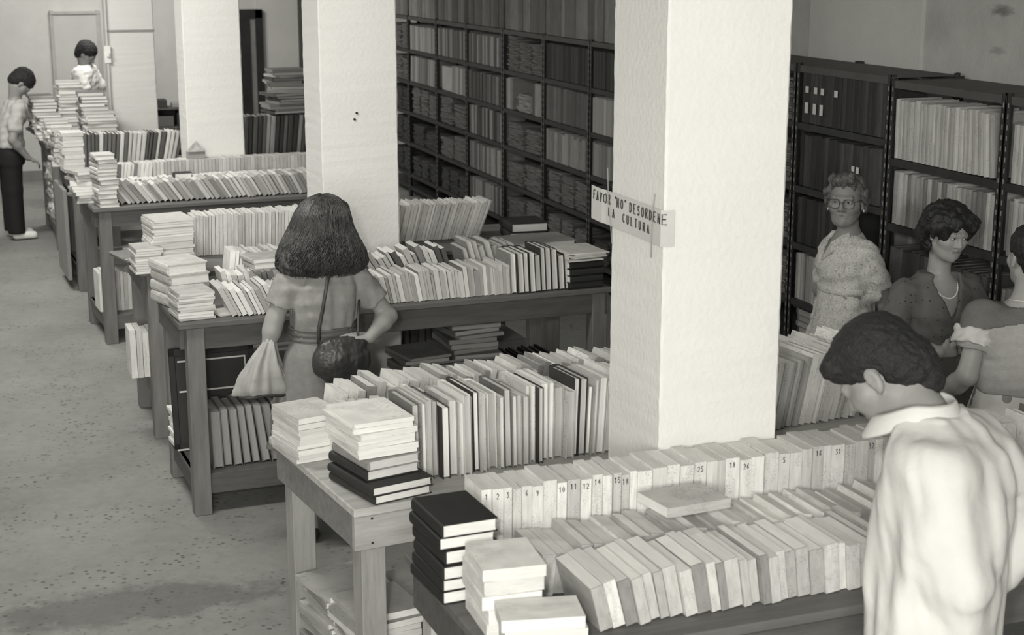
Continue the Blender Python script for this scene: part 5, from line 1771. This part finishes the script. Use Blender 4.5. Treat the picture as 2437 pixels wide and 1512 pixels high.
# ================================================================= older woman in glasses
def woman_glasses():
    cx, cy = 4.125, 6.74
    root = person((cx, cy, 0), 'older woman in glasses and pale patterned dress before the dark volumes')
    fr = head_frame((-0.68, -0.73, -0.02), R(0))
    hc = V(4.085, 6.70, 1.405)
    S = 1.06
    F = Field((3.75, 6.35, 0), (4.55, 7.0, 1.56), 0.014, ((tuple(hc), (0.1, 0.11, 0.13), 0.0036),))
    p = add_head(F, hc, fr, S, True, True)
    f = nrm((-0.985, 0.06, 0))
    sd = V(f[1], -f[0], 0)
    side = (sd[0], sd[1])
    nk = V(4.14, 6.735, 1.20)
    F.cap(nk, p(0, -0.02, -0.06), 0.056, 0.052, 0.03)
    F.loft([(cx, cy, 0.74, 0.17, 0.125), (cx, cy, 0.88, 0.165, 0.12), (cx, cy, 0.97, 0.145, 0.11), (cx, cy, 1.06, 0.15, 0.125), (cx, cy, 1.14, 0.155, 0.115), (cx, cy, 1.19, 0.12, 0.08), (cx, cy, 1.235, 0.06, 0.055)], side, 0.03)
    shL = V(cx + 0.045, cy, 1.15) - sd * 0.14
    shR = V(cx + 0.02, cy, 1.155) + sd * 0.13
    elL, wrL = V(4.275, 6.58, 0.88), V(4.34, 6.70, 0.70)
    elR, wrR = V(4.13, 6.98, 0.90), V(4.22, 6.93, 0.68)
    add_arm(F, shL, elL, wrL, (0.05, 0.042, 0.028))
    add_arm(F, shR, elR, wrR, (0.05, 0.042, 0.028))
    add_hand(F, wrL, (-0.3, 0.2, -0.9), (-1, 0, 0), (0, -1, 0), 0.92, 0.5)
    add_hand(F, wrR, (0.3, -0.9, 0.1), (0, 0, -1), (1, 0, 0.3), 0.92, 0.9)
    add_legs(F, (cx, cy, 0.8), tuple(sd), ((cx - 0.05, cy - 0.08, 0.44), (cx + 0.05, cy + 0.06, 0.44)), ((cx - 0.05, cy - 0.08, 0.08), (cx + 0.05, cy + 0.07, 0.08)), ((cx - 0.15, cy - 0.16, 0.03), (cx - 0.04, cy - 0.01, 0.03)))
    me = F.mesh('body')
    lips_faces(me, p, S, M_SKIND, M_LIP)
    part('body', me, None, root)
    face_bits(root, p, S, gaze=0.1, open_=0.8)
    # dress
    G = Field((3.75, 6.35, 0.42), (4.55, 7.1, 1.26), 0.0085)
    G.loft([(cx - 0.01, cy, 0.45, 0.26, 0.23), (cx - 0.01, cy, 0.62, 0.22, 0.18), (cx, cy, 0.80, 0.185, 0.15), (cx, cy, 0.90, 0.165, 0.13), (cx, cy, 0.955, 0.15, 0.118), (cx, cy, 0.99, 0.155, 0.125), (cx, cy, 1.06, 0.172, 0.15), (cx, cy, 1.12, 0.172, 0.138), (cx, cy, 1.175, 0.165, 0.112), (cx, cy, 1.21, 0.12, 0.085), (cx, cy, 1.235, 0.085, 0.072)], side, 0.03, folds=folds_v(9, 0.006, 0.3, 0.3, 1.1))
    for sh, el in ((shL, elL), (shR, elR)):
        q = sh + (el - sh) * 0.72
        G.cap(sh, q, 0.056, 0.068, 0.04)
    ql = shL + (elL - shL) * 0.62
    dl = nrm(elL - shL)
    G.cut(lambda X, Y, Z: np.where(((X - ql[0]) ** 2 + (Y - ql[1]) ** 2 < 0.015) & (X > cx + 0.09), (X - ql[0]) * dl[0] + (Y - ql[1]) * dl[1] + (Z - ql[2]) * dl[2] - 0.015, -1))
    # V neck
    n3 = V(4.14, 6.735, 1.235) + f * 0.09
    G.apply(n3 - 0.14, n3 + 0.14, lambda X, Y, Z: np.maximum(np.abs((X - cx) * sd[0] + (Y - cy) * sd[1]) - np.clip((Z - 1.085) * 0.45, -1, 0.06), 0.045 - ((X - cx) * f[0] + (Y - cy) * f[1])), 0.0, 's')
    G.bumps(0.003, 0.08, 51)
    m, nt, b = new_mat('pale_paisley_dress')
    N, L = nt.nodes, nt.links
    tc = N.new('ShaderNodeTexCoord')
    nz = N.new('ShaderNodeTexNoise')
    nz.inputs['Scale'].default_value = 22
    nz.inputs['Detail'].default_value = 2
    nz.inputs['Distortion'].default_value = 3.5
    L.new(tc.outputs['Object'], nz.inputs['Vector'])
    cr = N.new('ShaderNodeValToRGB')
    e = cr.color_ramp.elements
    e[0].position, e[0].color = 0.36, tint(0.36)
    e[1].position, e[1].color = 0.5, tint(0.66)
    q = e.new(0.56)
    q.color = tint(0.4)
    q = e.new(0.66)
    q.color = tint(0.6)
    L.new(nz.outputs[0], cr.inputs[0])
    L.new(cr.outputs[0], b.inputs['Base Color'])
    b.inputs['Roughness'].default_value = 0.85
    part('dress', G, m, root)
    # collar lapels
    for q in (-1, 1):
        vs = [n3 * 0 + V(cx, cy, 0) + sd * q * a + f * bb + V(0, 0, z) for a, bb, z in ((0.055, 0.02, 1.245), (0.10, 0.03, 1.222), (0.075, 0.122, 1.15), (0.02, 0.145, 1.10), (0.03, 0.10, 1.19))]
        me = bpy.data.meshes.new('lapel')
        me.from_pydata([tuple(v) for v in vs], [], [(0, 1, 2, 4), (4, 2, 3)])
        o = part('lapel', me, m, root)
        s_ = o.modifiers.new('t', 'SOLIDIFY')
        s_.thickness = 0.006
    B = Field((3.9, 6.5, 0.92), (4.4, 7.0, 0.99), 0.007)
    B.loft([(cx, cy, 0.935, 0.16, 0.128), (cx, cy, 0.955, 0.163, 0.131), (cx, cy, 0.975, 0.16, 0.128)], side, 0.0)
    part('cloth_belt', B, m, root)
    # hair: short, swept back and greying
    H = Field(hc - 0.2, hc + 0.2, 0.0048)
    Mx = list(fr)
    H.ell(p(0, -0.03, 0.047), (0.092, 0.102, 0.085), Mx, 0.0)
    H.ell(p(0, -0.065, -0.02), (0.083, 0.066, 0.078), Mx, 0.03)
    H.cap(p(-0.035, 0.06, 0.108), p(0.05, 0.05, 0.105), 0.028, 0.028, 0.03)
    for q in (-1, 1):
        H.cap(p(q * 0.082, 0.01, 0.04), p(q * 0.085, -0.035, -0.04), 0.026, 0.022, 0.02)
    H.ell(p(0, 0.12, 0.0), (0.075, 0.075, 0.098), Mx, 0.012, 's')
    H.ell(p(0, 0.08, -0.09), (0.11, 0.09, 0.07), Mx, 0.008, 's')
    H.bumps(0.004, 0.045, 61, stretch=(1, 1, 0.6), warp=1.2)
    H.bumps(0.0012, 0.016, 62, stretch=(1, 1, 0.4))
    part('hair', H, M_HC, root)
    # glasses
    gl = []
    for q in (-1, 1):
        ring = []
        for k in range(17):
            a = 2 * math.pi * k / 16
            ca, sa = math.cos(a), math.sin(a)
            rx = 0.0255 * np.sign(ca) * abs(ca) ** 0.7
            rz = 0.0215 * np.sign(sa) * abs(sa) ** 0.75
            ring.append(p(q * 0.0335 + rx, 0.104 - abs(q * 0.0335 + rx) * 0.13, -0.002 + rz))
        gl.append((ring, 0.0021))
        gl.append(([p(q * 0.059, 0.096, 0.008), p(q * 0.076, 0.06, 0.012), p(q * 0.084, 0.0, 0.006)], 0.0015))
    gl.append(([p(-0.008, 0.104, 0.004), p(0, 0.110, 0.006), p(0.008, 0.104, 0.004)], 0.0013))
    g = empty('eyeglasses', tuple(p(0, 0.1, 0)))
    tag(g, 'large thin-rimmed spectacles worn by the older woman', 'eyeglasses')
    part('rims', tubes_mesh('rims', gl, 6), surf('spectacle_metal', 0.06, 0.3, 0.1, spec=0.6), g)
    for q in (-1, 1):
        part('earring', tubes_mesh('earring', [([p(q * 0.084, -0.004, -0.04), p(q * 0.084, -0.004, -0.052)], [0.004, 0.0045])], 8), M_EYE, root)


# ================================================================= short-haired woman in a dark dotted dress
def woman_dotted():
    cx, cy = 3.955, 5.70
    root = person((cx, cy, 0), 'woman with short dark hair, dark dotted V-neck dress and pale necklace')
    fr = head_frame((0.03, -0.96, -0.24), R(5))
    hc = V(3.965, 5.66, 1.423)
    S = 0.94
    F = Field((3.55, 5.3, 0), (4.3, 6.0, 1.56), 0.014, ((tuple(hc), (0.1, 0.11, 0.13), 0.0036),))
    p = add_head(F, hc, fr, S)
    f = nrm((-0.12, -0.99, 0))
    sd = V(f[1], -f[0], 0)     # her right (-x)
    side = (sd[0], sd[1])
    F.cap((3.955, 5.70, 1.19), p(0, -0.02, -0.06), 0.05, 0.048, 0.03)
    F.loft([(cx, cy, 0.74, 0.17, 0.12), (cx, cy, 0.88, 0.165, 0.115), (cx, cy, 0.96, 0.135, 0.10), (cx, cy, 1.06, 0.145, 0.12), (cx, cy, 1.13, 0.15, 0.112), (cx, cy, 1.18, 0.125, 0.08), (cx, cy, 1.225, 0.06, 0.055)], side, 0.03)
    shR, elR, wrR = V(cx - 0.165, cy + 0.0, 1.165), V(3.685, 5.64, 0.99), V(3.86, 5.52, 0.93)
    shL, elL, wrL = V(cx + 0.155, cy + 0.0, 1.165), V(4.19, 5.62, 0.95), V(4.04, 5.48, 0.95)
    add_arm(F, shR, elR, wrR, (0.047, 0.04, 0.027))
    add_arm(F, shL, elL, wrL, (0.047, 0.04, 0.027))
    add_hand(F, wrR, (1, -0.1, 0.05), (0, 1, 0), (0, 0, 1), 0.9, 0.5)
    add_hand(F, wrL, (-1, -0.1, 0.05), (0, 1, 0), (0, 0, 1), 0.9, 0.5)
    add_legs(F, (cx, cy, 0.8), tuple(sd), ((cx + 0.09, cy - 0.02, 0.44), (cx - 0.09, cy - 0.02, 0.44))[::-1], ((cx + 0.09, cy, 0.08), (cx - 0.09, cy, 0.08))[::-1], ((cx + 0.1, cy - 0.14, 0.03), (cx - 0.1, cy - 0.14, 0.03))[::-1])
    me = F.mesh('body')
    lips_faces(me, p, S, M_SKIN, M_LIP)
    part('body', me, None, root)
    face_bits(root, p, S, gaze=-0.2, open_=0.85)
    G = Field((3.6, 5.4, 0.42), (4.32, 6.0, 1.25), 0.0085)
    G.loft([(cx, cy, 0.45, 0.25, 0.2), (cx, cy, 0.65, 0.22, 0.17), (cx, cy, 0.84, 0.19, 0.14), (cx, cy, 0.95, 0.15, 0.115), (cx, cy, 1.0, 0.165, 0.132), (cx, cy, 1.07, 0.18, 0.145), (cx, cy, 1.13, 0.178, 0.13), (cx, cy, 1.18, 0.158, 0.10), (cx, cy, 1.22, 0.12, 0.082), (cx, cy, 1.255, 0.082, 0.07)], side, 0.03, folds=folds_v(9, 0.005, 0.8, 0.4, 1.25))
    for sh, el in ((shR, elR), (shL, elL)):
        G.cap(sh, el * 0.92 + sh * 0.08, 0.062, 0.066, 0.035)
    q_ = elR * 0.55 + wrR * 0.45
    G.cap(elR, q_, 0.058, 0.045, 0.03)
    n3 = V(cx, cy, 1.2) + f * 0.09
    ax_ = V(cx + 0.012, cy, 0)
    G.apply(n3 - 0.16, n3 + 0.16, lambda X, Y, Z: np.maximum(np.abs((X - ax_[0]) * sd[0] + (Y - ax_[1]) * sd[1]) - np.clip((Z - 1.05) * 0.42, -1, 0.062), 0.03 - ((X - cx) * f[0] + (Y - cy) * f[1])), 0.0, 's')
    G.bumps(0.003, 0.08, 71)
    m, nt, b = new_mat('dark_dotted_cloth')
    N, L = nt.nodes, nt.links
    tc = N.new('ShaderNodeTexCoord')
    vo = N.new('ShaderNodeTexVoronoi')
    vo.inputs['Scale'].default_value = 38
    vo.inputs['Randomness'].default_value = 0.45
    L.new(tc.outputs['Object'], vo.inputs['Vector'])
    cr = N.new('ShaderNodeValToRGB')
    e = cr.color_ramp.elements
    e[0].position, e[0].color = 0.13, tint(0.025)
    e[1].position, e[1].color = 0.18, tint(0.11)
    L.new(vo.outputs['Distance'], cr.inputs[0])
    L.new(cr.outputs[0], b.inputs['Base Color'])
    b.inputs['Roughness'].default_value = 0.85
    part('dress', G, m, root)
    H = Field(hc - 0.2, hc + 0.2, 0.0048)
    Mx = list(fr)
    H.ell(p(0, -0.02, 0.042), (0.112, 0.118, 0.098), Mx, 0.0)
    H.ell(p(0, -0.06, -0.03), (0.105, 0.085, 0.09), Mx, 0.03)
    H.cap(p(-0.065, 0.06, 0.07), p(0.05, 0.065, 0.075), 0.034, 0.036, 0.03)
    for q in (-1, 1):
        H.cap(p(q * 0.09, 0.02, 0.035), p(q * 0.086, -0.03, -0.06), 0.036, 0.034, 0.02)
    H.ell(p(0, 0.13, -0.03), (0.07, 0.085, 0.098), Mx, 0.008, 's')
    for q in (-1, 1):
        H.ell(p(q * 0.1, 0.012, -0.035), (0.05, 0.03, 0.04), Mx, 0.006, 's')
    H.ell(p(0, 0.08, -0.1), (0.12, 0.1, 0.07), Mx, 0.008, 's')
    H.bumps(0.0045, 0.05, 81, stretch=(1, 1, 0.7), warp=1.2)
    H.bumps(0.0015, 0.016, 82, stretch=(1, 1, 0.5))
    part('hair', H, M_HD, root)
    # necklace of small pale beads
    bm = bmesh.new()
    for k in range(26):
        a = math.pi * (0.08 + 0.84 * k / 25)
        c_ = V(cx + 0.004, cy, 1.178) - sd * math.cos(a) * 0.068 + f * (0.02 + math.sin(a) * 0.092) + V(0, 0, -0.062 * math.sin(a) ** 1.5 + 0.03)
        bmesh.ops.create_icosphere(bm, subdivisions=1, radius=0.0042, matrix=Matrix.Translation(Vector(c_)))
    me = bpy.data.meshes.new('necklace')
    bm.to_mesh(me)
    bm.free()
    nk_ = empty('necklace', (cx, cy, 1.15))
    tag(nk_, 'short pale bead necklace worn by the short-haired woman', 'necklace')
    part('beads', me, surf('bead_pale', 0.75, 0.3, 0.02), nk_)


# ================================================================= woman with her hair tied back, seen from behind
def woman_ponytail():
    cx, cy = 3.765, 4.86
    root = person((cx, cy, 0), 'woman with tied-back dark hair and light sweater with dark yoke, at right edge')
    fr = head_frame((0.18, 0.98, -0.05), 0)
    hc = V(3.785, 4.86, 1.475)
    F = Field((3.35, 4.5, 0), (4.15, 5.2, 1.64), 0.014, ((tuple(hc), (0.1, 0.12, 0.13), 0.006),))
    p = add_head(F, hc, fr, 1.0)
    f = nrm((0.2, 0.98, 0))
    sd = V(f[1], -f[0], 0)
    side = (sd[0], sd[1])
    F.cap((3.745, 4.85, 1.26), p(0, -0.02, -0.06), 0.052, 0.046, 0.03)
    F.loft([(cx, cy, 0.78, 0.17, 0.12), (cx, cy, 0.9, 0.165, 0.115), (cx, cy, 1.0, 0.13, 0.095), (cx, cy, 1.12, 0.145, 0.10), (cx, cy, 1.22, 0.155, 0.10), (cx, cy, 1.265, 0.13, 0.08), (cx, cy, 1.30, 0.06, 0.055)], side, 0.03)
    shL, elL, wrL = V(cx, cy, 1.245) - sd * 0.165, V(3.525, 4.85, 1.03), V(3.50, 5.02, 0.88)
    shR, elR, wrR = V(cx, cy, 1.245) + sd * 0.165, V(3.96, 4.82, 1.03), V(3.95, 4.98, 0.9)
    add_arm(F, shL, elL, wrL, (0.046, 0.038, 0.026))
    add_arm(F, shR, elR, wrR, (0.046, 0.038, 0.026))
    add_hand(F, wrL, (0.2, 0.7, -0.6), (1, 0, 0), (0, 0.3, 1), 0.92, 0.5)
    add_hand(F, wrR, (-0.2, 0.7, -0.6), (-1, 0, 0), (0, 0.3, 1), 0.92, 0.5)
    add_legs(F, (cx, cy, 0.82), tuple(sd), ((cx - 0.09, cy, 0.45), (cx + 0.09, cy, 0.45)), ((cx - 0.09, cy, 0.08), (cx + 0.09, cy, 0.08)), ((cx - 0.07, cy + 0.14, 0.03), (cx + 0.12, cy + 0.14, 0.03)))
    part('body', F, M_SKIN, root)

    def torso(G, infl=0.0, k=0.03):
        G.loft([(cx, cy, 0.955, 0.175 + infl, 0.13 + infl), (cx, cy, 0.99, 0.182 + infl, 0.135 + infl), (cx, cy, 1.08, 0.185 + infl, 0.135 + infl), (cx, cy, 1.18, 0.19 + infl, 0.13 + infl), (cx, cy, 1.235, 0.19 + infl, 0.112 + infl), (cx, cy, 1.27, 0.15 + infl, 0.088 + infl), (cx, cy, 1.292, 0.11 + infl, 0.075 + infl)], side, k, folds=folds_v(5, 0.003, 0.8))
        for sh, el in ((shL, elL), (shR, elR)):
            G.cap(sh, sh * 0.62 + el * 0.38, 0.064 + infl, 0.075 + infl, 0.04)
    G = Field((3.38, 4.6, 0.93), (4.12, 5.12, 1.33), 0.0075)
    torso(G)
    G.cut(lambda X, Y, Z: np.where(np.abs(X - cx) > 0.19, 1.125 + (np.abs(X - cx) - 0.19) * 0.2 - Z, -1))
    G.bumps(0.0025, 0.08, 91)
    part('sweater', G, surf('pale_grey_knit', 0.36, 0.9, 0.06, 60, 0.3, 140, spec=0.1), root)
    G = Field((3.38, 4.6, 1.18), (4.12, 5.12, 1.33), 0.0075)
    torso(G, 0.006)
    G.bumps(0.0025, 0.08, 91)
    G.cut(lambda X, Y, Z: 1.222 + 0.5 * (np.abs(X - cx) - 0.08) * (np.abs(X - cx) > 0.08) * 0 + 0.022 * np.sin(np.clip(np.abs(X - cx) / 0.19, 0, 1.6) * 3.0) * 0 + np.clip(np.abs(X - cx) - 0.06, 0, 1) * (-0.18) - Z + 0.015)
    part('yoke_band', G, surf('dark_knit_band', 0.15, 0.9, 0.06, 60, 0.3, 140, spec=0.1), root)
    G = Field((3.38, 4.7, 1.08), (3.7, 5.05, 1.28), 0.006)
    a_, b_ = shL * 0.74 + elL * 0.26, shL * 0.52 + elL * 0.48
    G.cap(a_ + V(-0.012, 0, 0.0), b_ + V(-0.006, 0, 0), 0.079, 0.083, 0.0)
    dd = nrm(elL - shL)
    G.cut(lambda X, Y, Z: np.abs((X - (a_[0] + b_[0]) / 2) * dd[0] + (Y - (a_[1] + b_[1]) / 2) * dd[1] + (Z - (a_[2] + b_[2]) / 2) * dd[2]) - 0.03)
    G.bumps(0.004, 0.06, 93)
    part('rolled_cuff', G, surf('white_cuff', 0.55, 0.9, 0.05), root)
    K = Field((3.4, 4.5, 0.42), (4.1, 5.2, 0.99), 0.01)
    K.loft([(cx, cy, 0.46, 0.25, 0.22), (cx, cy, 0.7, 0.22, 0.18), (cx, cy, 0.88, 0.185, 0.14), (cx, cy, 0.975, 0.16, 0.12)], side, 0.0, folds=folds_v(8, 0.01, 0.1, 0.45, 0.98))
    m, nt, b = new_mat('white_skirt_grey_shapes')
    N, L = nt.nodes, nt.links
    tc = N.new('ShaderNodeTexCoord')
    vo = N.new('ShaderNodeTexVoronoi')
    vo.inputs['Scale'].default_value = 14
    L.new(tc.outputs['Object'], vo.inputs['Vector'])
    cr = N.new('ShaderNodeValToRGB')
    e = cr.color_ramp.elements
    e[0].position, e[0].color = 0.3, tint(0.2)
    e[1].position, e[1].color = 0.34, tint(0.62)
    L.new(vo.outputs['Distance'], cr.inputs[0])
    L.new(cr.outputs[0], b.inputs['Base Color'])
    part('skirt', K, m, root)
    H = Field(hc - 0.22, hc + 0.2, 0.005)
    Mx = list(fr)
    H.ell(p(0, -0.025, 0.045), (0.088, 0.105, 0.09), Mx, 0.0)
    H.ell(p(0, -0.07, -0.01), (0.07, 0.055, 0.075), Mx, 0.03)
    H.ell(p(0, 0.13, -0.02), (0.08, 0.1, 0.1), Mx, 0.01, 's')
    for q in (-1, 1):
        H.ell(p(q * 0.095, 0.01, -0.03), (0.04, 0.045, 0.055), Mx, 0.006, 's')
    H.ell(p(0, 0.03, -0.11), (0.12, 0.1, 0.07), Mx, 0.008, 's')
    H.cap(p(0.02, -0.115, -0.06), p(0.02, -0.125, -0.13), 0.03, 0.018, 0.02)
    H.bumps(0.0025, 0.03, 101, stretch=(1, 1, 0.3))
    part('hair', H, M_HD, root)
    part('hair_tie', tubes_mesh('hair_tie', [([p(-0.008, -0.135, -0.088), p(0.02, -0.152, -0.092), p(0.046, -0.135, -0.09)], 0.004)], 6), M_EYE, root)
    ck = []
    for k in range(13):
        a = math.pi * (0.1 + 0.8 * k / 12)
        ck.append(V(3.745, 4.85, 1.318) + sd * math.cos(a) * 0.06 - f * math.sin(a) * 0.06)
    ch = empty('neck_chain', (3.745, 4.85, 1.32))
    tag(ch, 'thin pale chain round the neck of the woman with tied-back hair', 'necklace')
    part('chain', tubes_mesh('chain', [(ck, 0.002)], 5), M_EYE, ch)


# ================================================================= two small distant men
def man_far(name_label, hc, feet, f, head_dir, shirt, trousers, tall, bend, white_shoes=False, seed=1, sc=1.0, sleeves=True, arm=0, drop=0.165):
    hc = V(*hc)
    fx = nrm((f[0], f[1], 0))
    sd = V(fx[1], -fx[0], 0)
    side = (sd[0], sd[1])
    x0, y0 = feet
    root = person((x0, y0, 0), name_label)
    fr = head_frame(head_dir)
    F = Field((x0 - 0.5, y0 - 0.5, 0), (x0 + 0.6, y0 + 0.5, hc[2] + 0.17), 0.018, ((tuple(hc), (0.12, 0.12, 0.14), 0.009),))
    p = add_head(F, hc, fr, 1.0, False)
    hipz = 0.86 * tall
    nkx = V(hc[0], hc[1], 0) * 0.55 + V(x0, y0, 0) * 0.45
    shz = hc[2] - drop
    F.cap((nkx[0], nkx[1], shz), p(0, -0.02, -0.06), 0.055, 0.052, 0.03)
    mid = V(x0, y0, 0) * 0.8 + nkx * 0.2
    st = [(x0, y0, hipz - 0.1, 0.16, 0.12), (x0, y0, hipz + 0.05, 0.155, 0.115), (mid[0], mid[1], hipz + 0.2, 0.145, 0.105), (nkx[0] * 0.7 + x0 * 0.3, nkx[1] * 0.7 + y0 * 0.3, shz - 0.14, 0.165, 0.115), (nkx[0], nkx[1], shz - 0.04, 0.15, 0.09), (nkx[0], nkx[1], shz + 0.02, 0.06, 0.055)]
    F.loft(st, side, 0.03)
    arms = []
    for q in (-1, 1):
        sh = V(nkx[0], nkx[1], shz - 0.055) + sd * 0.175 * q
        el = sh + V(0, 0, -0.27) + fx * (0.02 + arm * 0.1) + sd * 0.03 * q
        wr = el + fx * (0.17 + 0.04 * arm) + V(0, 0, -0.13 + 0.05 * arm) - sd * 0.03 * q
        arms.append((sh, el, wr))
        add_arm(F, sh, el, wr, (0.05, 0.041, 0.028))
        add_hand(F, wr, fx + V(0, 0, -0.5), (0, 0, -1), -sd * q, 1.0, 0.6)
    k0, k1 = V(x0, y0, 0.47) - sd * 0.09, V(x0, y0, 0.47) + sd * 0.09
    a0, a1 = V(x0, y0, 0.08) - sd * 0.1, V(x0, y0, 0.08) + sd * 0.1
    t0, t1 = a0 + fx * 0.15 - V(0, 0, 0.05), a1 + fx * 0.15 - V(0, 0, 0.05)
    add_legs(F, (x0, y0, hipz - 0.05), tuple(sd), (k0, k1), (a0, a1), (t0, t1))
    part('body', F, M_SKIND, root)
    G = Field((x0 - 0.45, y0 - 0.45, hipz - 0.04), (x0 + 0.55, y0 + 0.45, shz + 0.07), 0.012)
    G.loft([(a[0], a[1], max(a[2], hipz + 0.0) if i == 0 else a[2], a[3] + 0.022, a[4] + 0.022) for i, a in enumerate(st)], side, 0.03, folds=folds_v(5, 0.005, seed))
    for sh, el, wr in arms:
        G.cap(sh, sh * 0.4 + el * 0.6, 0.065, 0.068, 0.03)
    G.bumps(0.004, 0.09, seed)
    part('shirt', G, shirt, root)
    T = Field((x0 - 0.35, y0 - 0.35, 0.05), (x0 + 0.35, y0 + 0.35, hipz + 0.03), 0.015)
    T.loft([(x0, y0, hipz - 0.15, 0.175, 0.14), (x0, y0, hipz + 0.02, 0.165, 0.13)], side, 0.03)
    for q, kn, an in ((-1, k0, a0), (1, k1, a1)):
        T.cap(V(x0, y0, hipz - 0.08) + sd * 0.085 * q, kn, 0.1, 0.082, 0.03)
        T.cap(kn, an, 0.082, 0.078, 0.02)
    part('trousers', T, trousers, root)
    Sx = Field((x0 - 0.4, y0 - 0.4, 0), (x0 + 0.45, y0 + 0.4, 0.1), 0.012)
    for a, t in ((a0, t0), (a1, t1)):
        Sx.cap(a - V(0, 0, 0.035), t + V(0, 0, 0.008), 0.042, 0.038, 0.02)
    part('shoes', Sx, surf('white_shoe', 0.7, 0.6, 0.03) if white_shoes else MATS['dark_shoe_leather'], root)
    H = Field(hc - 0.18, hc + 0.18, 0.007)
    Mx = list(fr)
    H.ell(p(0, -0.022, 0.05), (0.09, 0.112, 0.095), Mx, 0.0)
    H.ell(p(0, -0.055, -0.01), (0.08, 0.07, 0.085), Mx, 0.03)
    H.ell(p(0, 0.125, -0.035), (0.085, 0.075, 0.09), Mx, 0.006, 's')
    H.ell(p(0, 0.04, -0.12), (0.12, 0.12, 0.07), Mx, 0.008, 's')
    H.bumps(0.003, 0.03, seed + 5)
    part('hair', H, M_HB, root)


import time as _t
_t0 = _t.time()
woman_bag()
man_shirt()
woman_glasses()
woman_dotted()
woman_ponytail()
man_far('man in pale shirt and black trousers bending over the farthest tables, at left edge', (0.46, 15.1, 1.44), (0.31, 15.1), (1, 0.15), (0.5, 0.05, -0.85), cloth('pale_shirt_far', 0.42, 0.04), surf('black_trousers', 0.012, 0.8), 1.0, 0.1, True, 3, arm=-1)
man_far('dark-haired man in white shirt standing behind the piles at the far wall', (1.19, 17.0, 1.575), (1.13, 17.0), (0.75, -0.4), (0.7, -0.35, -0.55), cloth('white_shirt_far', 0.62, 0.04), cloth('grey_trousers_far', 0.2), 1.05, 0.0, False, 4, arm=1, drop=0.125)
print('people', _t.time() - _t0)
print('LONG', len(LONG))
_w = {}
for _s in LONG:
    _w[' '.join(_s.split()[-8:])] = len(_s.split())
print(_w, NBOOK)
